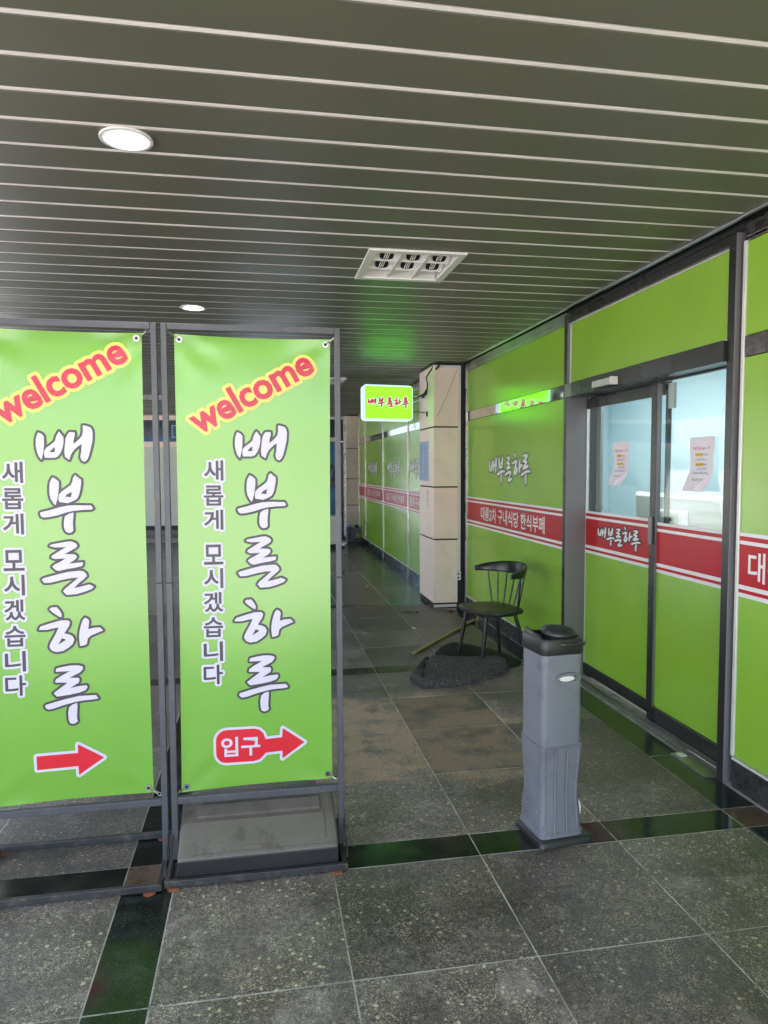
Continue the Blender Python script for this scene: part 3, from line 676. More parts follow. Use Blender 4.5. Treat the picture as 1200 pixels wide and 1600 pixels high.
obj('board', B(1.15, 1.69, 14.72, 14.86, 0.12, 2.15), 'blue', bd, 0.01); obj('dark_stripe', B(1.152, 1.688, 14.715, 14.7195, 1.17, 1.27), 'bluedk', bd); obj('header', B(1.15, 1.69, 14.70, 14.87, 2.152, 2.24), 'pvc', bd, 0.006)
obj('side_edge', B(1.692, 1.73, 14.72, 14.86, 0.12, 2.15), 'dglass', bd); obj('base', B(1.2, 1.66, 14.7, 14.9, 0.0005, 0.119), 'black', bd)
for q, (zz, s) in enumerate(((1.5, 0.09), (1.36, 0.07), (1.62, 0.06))): obj('dark_motif', MB().tube([(1.60-0.06*q, 14.709, zz), (1.60-0.06*q, 14.7145, zz)], s, 9), 'ink', bd)
obj('white_motif', B(1.60, 1.66, 14.712, 14.7193, 1.98, 2.06), 'papblue', bd)
cb = thing('rolling_cabinet', 'white cabinet on castors near the end of the corridor', 'cabinet', (1.4, 14.0, 0))
obj('body', B(1.15, 1.60, 13.9, 14.35, 0.115, 0.648), 'pvc', cb, 0.008); obj('drawer_front', B(1.16, 1.59, 13.892, 13.8995, 0.45, 0.64), 'pvc', cb, 0.003); obj('drawer_front', B(1.16, 1.59, 13.892, 13.8995, 0.13, 0.44), 'pvc', cb, 0.003)
obj('base_frame', B(1.12, 1.70, 13.88, 14.38, 0.085, 0.114), 'pvc', cb, 0.005)
for px, py in ((1.18, 13.93), (1.63, 13.93), (1.18, 14.33), (1.63, 14.33)):
    cs = obj('castor', MB().box(px-0.03, px+0.03, py-0.03, py+0.03, 0.045, 0.084), 'pvc', cb); obj('wheel', MB().tube([(px-0.02, py, 0.03), (px+0.02, py, 0.03)], 0.029, 14), 'black', cs)
cr = thing('crate', 'grey blue plastic crate with yellow mark in front of the far column', 'crate', (2.03, 15.1, 0))
bx = MB(); X0, X1, Y0, Y1 = 1.84, 2.235, 14.90, 15.20
for a in ((X0, X1, Y0, Y0+0.02), (X0, X1, Y1-0.02, Y1), (X0, X0+0.02, Y0+0.02, Y1-0.02), (X1-0.02, X1, Y0+0.02, Y1-0.02)): bx.box(a[0], a[1], a[2], a[3], 0.03, 0.32)
bx.box(X0, X1, Y0, Y1, 0.004, 0.03); obj('tub', bx, 'crate', cr, 0.004)
for q in range(6): obj('rib', B(X0+0.03+0.066*q, X0+0.045+0.066*q, Y0-0.012, Y0-0.0005, 0.02, 0.25), 'crate', cr)
obj('rim', MB().box(X0-0.012, X1+0.012, Y0-0.014, Y0-0.0005, 0.255, 0.30), 'crate', cr, 0.003)
obj('yellow_mark', B(2.03, 2.085, Y0-0.017, Y0-0.0125, 0.13, 0.20), 'yprint', cr); obj('hand_hole', B(1.98, 2.11, Y0-0.017, Y0-0.0125, 0.05, 0.082), 'ink', cr)
rr = random.Random(3)
for q, (dx, m) in enumerate(((0.06, 'papblue'), (0.13, 'pvc'), (0.21, 'bplast'), (0.29, 'pvc'), (0.35, 'pvc'))):
    tag(obj('cup_lid', MB().tube([(X0+dx, 14.96, 0.33), (X0+dx, 14.99, 0.355)], 0.035, 12), m), ('pale blue', 'white', 'black', 'broad white', 'small white')[q]+' cup lid on top of the plastic crate, '+('first', 'second', 'third', 'fourth', 'fifth')[q]+' from its left', 'lid', 'lids on the crate')
hs = tag(obj('garden_hose', MB().tube([(2.10+0.02*math.sin(i), 14.45-0.03*i+0.09*math.sin(i*1.3), 0.03+0.10*abs(math.sin(i*0.55))) for i in range(22)], 0.018, 7), 'cable', smooth=True), 'black hose lying along the foot of the far shiny wall', 'hose')

# ================================================================== LIGHTS ON THE CEILING
def downlight(x, y, label):
    t = thing('downlight', label, 'lamp', (x, y, CEIL), 'round downlights')
    obj('rim', MB().ring((x, y), 0.076, 0.092, CEIL-0.008, CEIL-0.0008, 40), 'pvc', t, 0.002, True)
    obj('diffuser', MB().ring((x, y), 0.0565, 0.0757, CEIL-0.005, CEIL-0.002, 40), 'lampedge', t)
    obj('lens', MB().disc((x, y), 0.056, CEIL-0.0035, 40), 'lamp', t)
downlight(-0.449, 2.694, 'lit round downlight in the ceiling above the banners, nearer and larger')
downlight(-0.457, 5.355, 'lit round downlight farther back in the ceiling, just above the banner frames')
for x, y, lb in ((-0.457, 8.02, 'unseen round downlight added for fill behind the right banner, third of its row'), (-0.457, 10.68, 'unseen round downlight added for fill behind the right banner, fourth of its row'),
                 (-3.10, 2.694, 'unseen round downlight added for fill in an outer row, level with the banners'), (-3.10, 5.355, 'unseen round downlight added for fill in an outer row, second from the open side'),
                 (-3.10, 8.02, 'unseen round downlight added for fill in an outer row, third from the open side'), (-3.10, 10.68, 'unseen round downlight added for fill in an outer row, farthest inside')):
    downlight(x, y, lb)  # out-of-view lamps added as fill light for the deep end
def troffer(a, b, c, d, label):
    t = thing('ceiling_light', label, 'lamp', ((a+b)/2, (c+d)/2, CEIL), 'unlit louvred ceiling lights')
    f = 0.035; z0 = CEIL-0.014; z1 = CEIL-0.001
    obj('frame', MB().box(a-0.01, b+0.01, c-0.01, c+f, z0, z1).box(a-0.01, b+0.01, d-f, d+0.01, z0, z1).box(a-0.01, a+f, c+f, d-f, z0, z1).box(b-f, b+0.01, c+f, d-f, z0, z1), 'pvc', t, 0.003)
    obj('housing', MB().box(a+f, b-f, c+f, d-f, CEIL+0.045, CEIL+0.052).box(a+0.004, a+f, c+0.004, d-0.004, CEIL, CEIL+0.052).box(b-f, b-0.004, c+0.004, d-0.004, CEIL, CEIL+0.052).box(a+f, b-f, c+0.004, c+f, CEIL, CEIL+0.052).box(a+f, b-f, d-f, d-0.004, CEIL, CEIL+0.052), 'pvc', t)
    A, Bq, Cc, D = a+f, b-f, c+f, d-f
    for i in (1, 2):
        xx = A+(Bq-A)*i/3; obj('louvre', MB().box(xx-0.006, xx+0.006, Cc, D, CEIL-0.008, CEIL+0.044), 'pvc', t)
    for i in range(3):
        for j in range(3):
            xa, xb = A+(Bq-A)*i/3+0.007, A+(Bq-A)*(i+1)/3-0.007
            ya, yb = Cc+(D-Cc)*j/3, Cc+(D-Cc)*(j+1)/3
            # sloping white reflector on the far side of each cell
            lv = obj('reflector', MB().add([(xa, yb-0.004, CEIL-0.007), (xb, yb-0.004, CEIL-0.007), (xb, yb-0.065, CEIL+0.043), (xa, yb-0.065, CEIL+0.043), (xa, yb, CEIL-0.007), (xb, yb, CEIL-0.007), (xb, yb, CEIL+0.044), (xa, yb, CEIL+0.044)],
                 [(0, 1, 2, 3), (4, 7, 6, 5), (0, 4, 5, 1), (2, 6, 7, 3), (1, 5, 6, 2), (0, 3, 7, 4)]), 'pvc', t)
            if j != 2 or True:
                xm = (xa+xb)/2+0.005; pts = []
                for q in range(14):
                    an = 2*math.pi*q/14; sx = abs(math.cos(an))**0.6*math.copysign(1, math.cos(an)); sz = abs(math.sin(an))**0.6*math.copysign(1, math.sin(an))
                    s_ = 0.52+0.36*sz
                    pts.append((xm+0.040*sx, yb-0.004-0.061*s_-0.0025, CEIL-0.007+0.05*s_-0.0025))
                if j < 2: obj('reflected_dark', MB().add(pts, [tuple(range(14))]), 'ink', lv)  # dark plate and pale stripes colour in the lamp's reflection
                if j < 2:
                    for q in (-1, 0, 1):
                        obj('reflected_stripe', MB().tube([(xm+0.011*q-0.004, yb-0.004-0.061*0.24-0.004, CEIL-0.007+0.05*0.24-0.004), (xm+0.011*q+0.006, yb-0.004-0.061*0.8-0.004, CEIL-0.007+0.05*0.8-0.004)], 0.0022, 5), 'trim', lv)
    return t
troffer(*TROFF[0], 'unlit square louvred ceiling light nearest the camera, left of the door')
troffer(*TROFF[1], 'unlit louvred ceiling light behind the right banner post, above the lit sign')
troffer(*TROFF[2], 'unlit louvred ceiling light seen through the gap between the two banners')
# emergency cut: wires and lit sign
sgn = thing('light_sign', 'lit green sign with red brush lettering and glowing white edge', 'sign', (1.46, 8.05, 2.34))
def rrect(x0, x1, z0, z1, r, n=6):
    P = []
    for cx, cz, a0 in ((x1-r, z1-r, 0), (x0+r, z1-r, 90), (x0+r, z0+r, 180), (x1-r, z0+r, 270)):
        for i in range(n+1):
            a = math.radians(a0+90*i/n); P.append((cx+r*math.cos(a), cz+r*math.sin(a)))
    return P
def skew(x, y, z): return (x+0.0, y+0.16*(x-1.773), z)     # the box hangs slightly turned
rp = rrect(1.165, 1.768, 2.139, 2.545, 0.045); rp2 = rrect(1.190, 1.768, 2.139, 2.545, 0.045)
obj('light_box', MB().loft([[skew(x, 8.20, z) for x, z in rp], [skew(x, 8.04, z) for x, z in rp]]), 'signw', sgn)
obj('sign_face', MB().loft([[skew(x, 8.039, z) for x, z in rrect(1.193, 1.758, 2.160, 2.527, 0.012, 2)], [skew(x, 8.034, z) for x, z in rrect(1.193, 1.758, 2.160, 2.527, 0.012, 2)]]), 'signg', sgn)
bxs = ((0, .2), (.23, .41), (.44, .61), (.62, .81), (.82, 1.0)); zz = ((.3, .85), (.05, .95), (.05, .95), (.25, 1.0), (.0, 1.0))
for nm, (u0, u1), (v0, v1) in zip(WORD, bxs, zz):
    st, ho = GLYPHS[nm]; allp = [p for s in st for p in s]
    a, b = min(p[0] for p in allp), max(p[0] for p in allp); c, e = min(p[1] for p in allp), max(p[1] for p in allp)
    tr = lambda p: (1.225+0.50*(u0+(p[0]-a)/(b-a)*(u1-u0)), 2.285+0.125*(v0+(p[1]-c)/(e-c)*(v1-v0)))
    s2 = [[tr(p) for p in s] for s in st]
    w = flat('sign_letter', union(grow(s2, 0.0085)), lambda u, v: skew(u, 8.0325, v), 'signw', sgn); flat('letter_face', union(grow(s2, 0.0028)), lambda u, v: skew(u, 8.0312, v), 'signr', w)
for z in (2.24, 2.415): obj('bracket_arm', MB().tube([(1.765, 8.10, z), (1.928, 8.10, z)], 0.006, 8), 'steel', sgn)
obj('bracket_arm', MB().tube([(1.765, 8.10, 2.40), (1.84, 8.02, 2.44), (1.90, 8.0, 2.40), (1.765, 8.1, 2.35)], 0.005, 6), 'pvc', sgn)
cw = tag(obj('power_cable', MB().tube([(1.985, 7.66, 2.766), (1.975, 7.655, 2.715), (1.955, 7.70, 2.69)], 0.012, 6).tube([(1.945, 7.68, 2.755), (1.92, 7.80, 2.69), (1.895, 7.9, 2.625), (1.91, 7.9, 2.55), (1.905, 7.9, 2.50), (1.87, 7.92, 2.44), (1.80, 7.98, 2.405), (1.755, 8.08, 2.40)], 0.008, 7)
         .tube([(1.91, 7.9, 2.55), (1.90, 7.88, 2.47), (1.86, 7.9, 2.42), (1.83, 7.92, 2.41), (1.79, 7.98, 2.44), (1.77, 8.07, 2.46)], 0.006, 6).tube([(1.905, 7.9, 2.50), (1.895, 7.9, 2.44), (1.86, 7.95, 2.40)], 0.011, 6)
         .tube([(1.925, 7.985, 2.245), (1.925, 7.985, 2.19)], 0.012, 6).tube([(1.925, 7.985, 2.24), (1.83, 8.0, 2.243), (1.765, 8.08, 2.243)], 0.002, 5), 'cable', smooth=True), 'black tangled power cable running from the ceiling to the lit sign', 'cable')

# ================================================================== BANNER STANDS
def stand(label, xl, xr, y, base_x0, base_x1, m_y0, m_y1):
    """square-tube frame: xl/xr outer edges of the two posts"""
    t = thing('banner_stand', label, 'banner stand', ((xl+xr)/2, y, 0), 'banner stands'); q = 0.024
    for xa in (xl, xr-q):
        obj('post', B(xa, xa+q, y-q/2, y+q/2, 0.024, 1.145), 'stand', t, 0.002)
        obj('upper_post', B(xa+0.001, xa+q-0.001, y-q/2+0.001, y+q/2-0.001, 1.1465, 2.150), 'stand', t, 0.002)
    obj('top_rail', B(xl+q, xr-q, y-q/2+0.001, y+q/2-0.001, 2.126, 2.150), 'stand', t, 0.002)
    obj('cross_rail', B(xl+q, xr-q, y-q/2+0.001, y+q/2-0.001, 0.250, 0.277), 'stand', t, 0.002)
    yb0, yb1 = m_y0, m_y1
    obj('base_bar', B(base_x0, base_x1, yb0, yb0+0.020, 0.004, 0.030), 'standlow', t, 0.002)
    obj('base_bar', B(base_x0, base_x1, yb1-0.020, yb1, 0.004, 0.030), 'standlow', t, 0.002)
    for xa in (base_x0, base_x1-0.022):
        obj('side_bar', B(xa, xa+0.022, yb0+0.021, yb1-0.021, 0.004, 0.0235), 'standlow', t, 0.002)
    for xa in (base_x0+0.035, base_x1-0.045):
        for yy in (yb0+0.004, yb1-0.012):
            obj('foot', MB().tube([(xa, yy, 0.0005), (xa, yy, 0.0036)], 0.024, 14), 'rust', t)
    for xa in (xl-0.004, xr-0.006):
        obj('brace', MB().tube([(xa+0.005, y+0.02, 0.16), (xa+0.006, yb0+0.05, 0.028)], 0.004, 6), 'standlow', t)
    return t
stand('right banner stand of slate square tube holding a black ballast box', -0.367, 0.326, 2.842, -0.381, 0.322, 2.668, 3.045)
stand('left banner stand of slate square tube with an empty base', -1.100, -0.381, 2.845, -1.105, -0.386, 2.655, 3.070)

class Banner:
    """print surface: local mm coordinates (u right, v up) -> world, gently bowed by the four springs"""
    def __init__(s, bl, br, tl, tr, u0, seed):
        s.c = [Vector(p) for p in (bl, br, tl, tr)]; s.u0 = u0; s.seed = seed
    def at(s, a, b, e=0.0):
        bl, br, tl, tr = s.c
        p = (bl*(1-a)+br*a)*(1-b) + (tl*(1-a)+tr*a)*b
        edge = (1-(2*a-1)**2)*(1-(2*b-1)**4)
        d = 0.007*edge + 0.0025*math.sin(b*7+s.seed)*math.sin(a*3.1)*edge
        for ca, cb in ((0, 0), (1, 0), (0, 1), (1, 1)):          # soft folds radiating from the eyelets
            dx, dz = abs(a-ca)*0.6, abs(b-cb)*1.8; r = math.hypot(dx, dz)
            if r < 0.32:
                an = math.atan2(dz, dx); d += 0.0028*math.sin(an*7+s.seed+ca)*math.exp(-((r-0.10)/0.09)**2)
        inset = 0.006*(1-(2*a-1)**2)*(2*b-1)**3                 # edges hang slightly slack between eyelets
        ins = 0.004*(1-(2*b-1)**2)*(2*a-1)
        return Vector((p.x-ins, p.y+0.004-d-e, p.z-inset))
    def mp(s, e): return lambda u, v: s.at(u, v, e)
RB = Banner((-0.328, 2.842, 0.293), (0.279, 2.834, 0.305), (-0.318, 2.842, 2.112), (0.286, 2.834, 2.105), 0, 0.4)
LB = Banner((-1.040, 2.846, 0.291), (-0.435, 2.842, 0.302), (-1.042, 2.846, 2.119), (-0.437, 2.842, 2.112), 0, 2.1)
# world (x,z) -> fractions of the sheet
def inv(bn):
    bl, br, tl, tr = bn.c
    def f(x, z):
        b = 0.5
        for _ in range(6):
            xl = bl.x*(1-b)+tl.x*b; xr = br.x*(1-b)+tr.x*b; a = (x-xl)/(xr-xl)
            zl = bl.z*(1-a)+br.z*a; zt = tl.z*(1-a)+tr.z*a; b = (z-zl)/(zt-zl)
        return a, b
    return f
def banner(bn, label, dx, dz, wdx, wdz, vdx, arrow):
    t = thing('banner', label, 'banner', ((bn.c[0].x+bn.c[1].x)/2, 2.84, 1.2))
    mb = MB(); nu, nv = 24, 64
    for e in (0.0, -0.0012):
        o = len(mb.v)
        vs = [bn.at(i/nu, j/nv, e) for j in range(nv+1) for i in range(nu+1)]
        mb.add(vs, [(j*(nu+1)+i, j*(nu+1)+i+1, (j+1)*(nu+1)+i+1, (j+1)*(nu+1)+i) for j in range(nv) for i in range(nu)])
    sh = obj('sheet', mb, 'bgreen', t, smooth=True)
    iv = inv(bn)
    def put(name, vf, e, m, par): return flat(name, vf, lambda x, z: bn.at(*iv(x, z), e), m, par, 0.02)
    # brush word, millimetre outlines measured from the stand's left foot
    for nm in WORD:
        st, ho = GLYPHS[nm]
        W_ = lambda p: (-0.381+p[0]/1000+dx, p[1]/1000+dz)
        s2 = [[W_(p) for p in s] for s in st]; h2 = [[W_(p) for p in s] for s in ho]
        w = put('brush_letter', union(grow(s2, 0.0088, 10)), 0.0010, 'bdark', sh)
        put('letter_face', tri(s2), 0.0020, 'bwhite', w)
        if h2: put('letter_counter', tri(h2), 0.0030, 'bdark', w)
    # small upright line
    for ch, z in zip('새롭게모시겠습니다', (1.585, 1.486, 1.390, 1.252, 1.157, 1.062, 0.961, 0.863, 0.769)):
        xc = -0.180-(1.585-z)*0.020+vdx
        vf = fit(text(ch, 0.018), xc-0.038, xc+0.038, z+dz-0.040, z+dz+0.040)
        w = put('small_letter', outline(vf, 0.0085), 0.0010, 'bwhite', sh); put('letter_face', vf, 0.0020, 'bdark', w)
    # slanted welcome
    a0, ang = (-0.232+wdx, 1.728+wdz), math.radians(29.0)
    V, F = text('welcome', 0.030); k = 0.523/3.65
    vf = rotv(([(x*k, y*k*1.04) for x, y in V], F), a0, ang)
    w = put('welcome_lettering', outline(vf, 0.0125), 0.0010, 'byellow', sh); put('letter_face', vf, 0.0020, 'bpink', w)
    # arrow
    red = arrow['red']
    w = put('arrow', union(grow([red], 0.0105, 10)), 0.0010, 'bwhite', sh); ar = put('arrow_face', tri([red]), 0.0020, 'bred', w)
    if 'txt' in arrow:
        vf = fit(text('입구', 0.022), *arrow['txt'])
        put('arrow_lettering', vf, 0.0032, 'bwhite', w)
    # eyelets and springs
    for a, b in ((0, 0), (1, 0), (0, 1), (1, 1)):
        p = bn.at(0.032 if a == 0 else 0.968, 0.0115 if b == 0 else 0.9885, 0.0015)
        ey = obj('eyelet', MB().tube([p+Vector((0, 0.001, 0)), p-Vector((0, 0.0022, 0))], 0.0125, 18), 'steel', t, smooth=True)
        obj('eyelet_hole', MB().tube([p-Vector((0, 0.0023, 0)), p-Vector((0, 0.0030, 0))], 0.0062, 14), 'black', ey)
        sx, sz = (-1 if a == 0 else 1), (-1 if b == 0 else 1)
        q0 = p+Vector((0.004*sx, -0.003, 0.003*sz)); q1 = p+Vector((0.020*sx, 0.002, 0.013*sz)); q2 = p+Vector((0.036*sx, 0.004, 0.026*sz)); q3 = p+Vector((0.041*sx, 0.004, 0.030*sz))
        sp_ = obj('spring', MB().tube([q0, q1], 0.0018, 6).tube([q1.lerp(q2, i/14) for i in range(15)], [0.0058 if i % 2 else 0.0046 for i in range(15)], 10), 'steel', t, smooth=True)
        obj('hook_ring', MB().tube([q3+Vector((0.007*math.cos(k*0.7), 0.0, 0.007*math.sin(k*0.7))) for k in range(10)], 0.0016, 6), 'steel', sp_, smooth=True)
    return t
# red arrow outlines in world (x, z)
rr_ = [(-0.190+0.03, 0.538), (-0.02, 0.534)]
def arr_round(x0, x1, z0, z1, r, ys, xh, tip, zt, zb, zs0, zs1):
    P = []
    for cx, cz, a0 in ((x0+r, z1-r, 90), (x0+r, z0+r, 180)):
        for i in range(6): a = math.radians(a0+90*i/5); P.append((cx+r*math.cos(a), cz+r*math.sin(a)))
    for i in range(3): a = math.radians(270+60*i/2); P.append((x1-r+r*math.cos(a), z0+r+r*math.sin(a)))
    P += [(x1+0.004, zs0), (xh, zs0+0.004), (xh-0.001, zb), (tip, (zt+zb)/2), (xh+0.002, zt), (xh-0.001, zs1+0.004), (x1+0.004, zs1)]
    for i in range(3): a = math.radians(30+60*i/2); P.append((x1-r+r*math.cos(a), z1-r+r*math.sin(a)))
    return P
ARROW_R = dict(red=arr_round(-0.190, 0.004, 0.399, 0.537, 0.042, 0, 0.076, 0.166, 0.531, 0.402, 0.431, 0.489), txt=(-0.170, -0.014, 0.424, 0.507))
ARROW_L = dict(red=[(-0.867, 0.481), (-0.866, 0.426), (-0.714, 0.430), (-0.713, 0.394), (-0.617, 0.459), (-0.713, 0.519), (-0.714, 0.484)])
banner(RB, 'right green welcome banner with red entrance arrow above the black ballast box', 0, 0, 0, 0, 0, ARROW_R)
banner(LB, 'left green welcome banner with plain red arrow, cut by the left edge', -0.734, -0.004, -0.711, 0.032, -0.737, ARROW_L)

# ---------------- ballast box in the right stand
bl = thing('ballast_box', 'dusty black plastic ballast box lying in the right banner stand', 'ballast', (-0.02, 2.87, 0))
def sect(x, ins=0.0, dz=0.0): return [(x, 2.697+ins, 0.026), (x, 2.702+ins, 0.092), (x, 2.716+ins, 0.104), (x, 2.905, 0.205-dz), (x, 2.935, 0.213-dz), (x, 2.985, 0.212-dz), (x, 3.012, 0.198-dz), (x, 3.018-ins, 0.026)]
obj('body', MB().loft([sect(-0.334, 0.006, 0.014), sect(-0.322, 0, 0.003), sect(-0.30), sect(0.252), sect(0.276, 0, 0.003), sect(0.288, 0.006, 0.014)]), 'dusty', bl, 0.006, True, 3)
obj('front_lip', B(-0.332, 0.286, 2.693, 2.6965, 0.026, 0.086), 'bplast', bl, 0.0015)
n = Vector((0, 0.189, 0.101)).normalized(); up = Vector((0, -n.z, n.y))
def slab(x0, x1, t0, t1, h): return MB().obox(Vector((x0, 2.716, 0.104))+n*t0-up*0.004, (1, 0, 0), n, up, x1-x0, t1-t0, h+0.004)
obj('raised_panel', slab(-0.285, 0.242, 0.018, 0.135, 0.004), 'dusty', bl, 0.003)
obj('upper_panel', slab(-0.270, 0.228, 0.150, 0.209, 0.010), 'dusty', bl, 0.005)
obj('step_ridge', MB().box(-0.262, 0.222, 2.918, 2.995, 0.205, 0.2195), 'dusty', bl, 0.005)
obj('lip_edge', MB().tube([(-0.326, 2.706, 0.0985), (0.280, 2.706, 0.0985)], 0.0035, 8), 'dusty', bl, smooth=True)

# ================================================================== ASH BIN
bn_ = thing('ash_bin', 'tall grey plastic ash bin with black lid standing beside the door', 'bin', (1.22, 2.78, 0))
ca, sa = math.cos(math.radians(6.1)), math.sin(math.radians(6.1))
def L2W(x, y, z): return Vector((1.129+x*ca-y*sa, 2.667+x*sa+y*ca, z))
def section(x0, x1, y0, y1, z, r, bulge=0.0, n=6, rl=None):
    P = []
    for cx, cy, a0, rad in ((x1-r, y0+r, 270, r), (x1-r, y1-r, 0, r), (x0+(rl or r), y1-(rl or r), 90, rl or r), (x0+(rl or r), y0+(rl or r), 180, rl or r)):
        for i in range(n+1):
            a = math.radians(a0+90*i/n); x, y = cx+rad*math.cos(a), cy+rad*math.sin(a)
            s = max(0, min(1, (x-x0)/(x1-x0))); y -= bulge*math.sin(math.pi*s)*(1 if y < (y0+y1)/2 else 0)
            P.append((x, y, z))
    return P
def W3(sec): return [L2W(*p) for p in sec]
x0, x1, y0, y1 = 0.006, 0.216, 0.018, 0.222
def prof(z):
    tab = ((0.034, 0.000), (0.050, 0.000), (0.056, 0.006), (0.09, 0.006), (0.13, 0.008), (0.19, 0.0125), (0.25, 0.0125), (0.31, 0.009), (0.36, 0.006), (0.405, 0.004), (0.420, 0.003))
    for (a, i), (b, j) in zip(tab[:-1], tab[1:]):
        if a <= z <= b: return i+(j-i)*(z-a)/(b-a)
    return 0.008
rings = []
for z in (0.034, 0.050, 0.0505, 0.056, 0.075, 0.09, 0.11, 0.13, 0.16, 0.19, 0.22, 0.25, 0.28, 0.31, 0.335, 0.36, 0.385, 0.405, 0.418, 0.420):
    i = prof(z); rings.append(W3(section(x0+i, x1-i, y0+i, y1-i, z, 0.034, 0.012, rl=0.020)))
for z in (0.422, 0.60, 0.79, 0.812):
    i = 0.0085; rings.append(W3(section(x0+i, x1-i, y0+i, y1-i, z, 0.034, 0.012, rl=0.020)))
body = obj('body', MB().loft(rings), 'plum', bn_, smooth=True)
for fx in (0.028, 0.30, 0.635, 0.965):
    pts = []
    for z in (0.052, 0.075, 0.10, 0.13, 0.16, 0.19, 0.22, 0.25, 0.28, 0.31, 0.34, 0.37, 0.40, 0.418):
        i = prof(z); xa, xb = x0+i, x1-i; x = xa+0.010+(xb-xa-0.034)*fx
        s = (x-xa)/(xb-xa); y = y0+i-0.012*math.sin(math.pi*s)
        if fx < 0.1: y += 0.0008
        if fx > 0.9: y += 0.0005
        pts.append(L2W(x, y, z))
    obj('rib', MB().tube(pts, 0.0044, 10), 'plum', body, smooth=True)
obj('waist_lip', MB().loft([W3(section(x0+0.0025, x1-0.0025, y0+0.0025, y1-0.0025, z, 0.034, 0.012, rl=0.020)) for z in (0.4215, 0.4255)]), 'plum', body, 0.001, True)
obj('base_plate', MB().loft([W3(section(0.0-a, 0.246+a, 0.0-a, 0.232+a, z, 0.02)) for z, a in ((0.0008, 0.004), (0.018, 0.002), (0.030, -0.006), (0.0335, -0.012))]), 'bplast', bn_, smooth=True)
# lid: rim, sunken top, hinged ash cover
lid = obj('lid_rim', MB().loft([W3(section(x0+a, x1-a, y0+a, y1-a, z, 0.036, 0.012, rl=0.022)) for z, a in ((0.8125, 0.005), (0.818, 0.003), (0.868, 0.004), (0.878, 0.008), (0.878, 0.020), (0.848, 0.024))]), 'bplast', bn_, smooth=True)
obj('lid_back', MB().loft([[L2W(x, y, z) for x, y, z in ((x0+0.006, 0.05, 0.876), (x0+0.006, y1-0.03, 0.876), (x0+0.010, y1-0.03, 0.902), (x0+0.010, 0.06, 0.890))], [L2W(x, y, z) for x, y, z in ((x0+0.022, 0.05, 0.876), (x0+0.022, y1-0.03, 0.876), (x0+0.020, y1-0.03, 0.902), (x0+0.020, 0.06, 0.890))]]), 'bplast', bn_, 0.003, True)
cx, cy = 0.128, 0.105
cov = []
for r, z in ((0.055, 0.872), (0.072, 0.876), (0.076, 0.886), (0.074, 0.897), (0.066, 0.905), (0.052, 0.902)):
    cov.append([L2W(cx+r*1.02*math.cos(2*math.pi*k/28), cy+r*0.86*math.sin(2*math.pi*k/28), z+0.10*(r*0.86*math.sin(2*math.pi*k/28))-0.06*r*math.cos(2*math.pi*k/28)) for k in range(28)])
obj('ash_cover', MB().loft(cov), 'bplast', bn_, smooth=True)
obj('ash_tray', MB().loft([[L2W(cx+0.052*math.cos(2*math.pi*k/24), cy+0.045*math.sin(2*math.pi*k/24), 0.9035+0.0045*math.sin(2*math.pi*k/24)-0.003*math.cos(2*math.pi*k/24)) for k in range(24)], [L2W(cx+0.030*math.cos(2*math.pi*k/24), cy+0.026*math.sin(2*math.pi*k/24), 0.898) for k in range(24)]]), 'black', bn_)
obj('front_shelf', MB().loft([W3(section(0.085, x1-0.004, y0-0.008, y0+0.05, z, 0.02, 0.010)) for z in (0.851, 0.856, 0.862)]), 'bplast', bn_, 0.002, True)
# lock / handle recess on the front
def fy(x): 
    i = 0.0085; s = (x-x0-i)/(x1-x0-2*i); return y0+i-0.012*math.sin(math.pi*s)
def oval(xc, w, zc, h, e, n=20): return [L2W(xc+w*math.cos(2*math.pi*k/n), fy(xc+w*math.cos(2*math.pi*k/n))-e, zc+h*math.sin(2*math.pi*k/n)) for k in range(n)]
obj('handle_rim', MB().loft([oval(0.130, 0.062, 0.716, 0.022, -0.004), oval(0.130, 0.060, 0.716, 0.020, 0.004), oval(0.130, 0.052, 0.714, 0.015, 0.003), oval(0.130, 0.050, 0.714, 0.014, -0.002)]), 'plum', bn_, smooth=True)
obj('lock_plate', MB().loft([oval(0.120, 0.036, 0.713, 0.0115, -0.003), oval(0.120, 0.035, 0.713, 0.011, 0.0045)]), 'pvc', bn_)
obj('lock_recess', MB().loft([oval(0.168, 0.012, 0.714, 0.0115, -0.003), oval(0.168, 0.0115, 0.714, 0.011, 0.0045)]), 'bronze', bn_)

# ================================================================== CHAIR
ch = thing('chair', 'black spindle-back chair standing on a folded mat by the green wall', 'chair', (1.9, 5.477, 0))
cc = Vector((1.872, 5.470, 0)); cd = Vector((-0.975, -0.222, 0)); cl = Vector((-0.222, 0.975, 0))
def CP(a, b, z): p = cc+cd*a+cl*b; return Vector((p.x, p.y, z))
def seat_ring(z, ins, bow):
    P = []; pts = []
    N = 44
    for k in range(N):
        an = 2*math.pi*k/N; c_, s_ = math.cos(an), math.sin(an)
        e = 0.42
        a = math.copysign(abs(c_)**e, c_); b = math.copysign(abs(s_)**e, s_)
        wid = 0.262-ins if a > 0 else 0.262-ins-0.05*abs(a)
        dep = (0.215-ins+0.022*(1-b*b)) if a > 0 else 0.20-ins
        P.append(CP(a*dep, b*wid, z-bow*(1-b*b)*(1-a*a)))
    return P
obj('seat', MB().loft([seat_ring(0.415, 0.012, 0), seat_ring(0.421, 0.002, 0), seat_ring(0.438, 0.0, 0), seat_ring(0.447, 0.006, 0.0), seat_ring(0.449, 0.05, 0.006), seat_ring(0.448, 0.14, 0.012), seat_ring(0.447, 0.185, 0.013)]), 'lacq', ch, smooth=True)
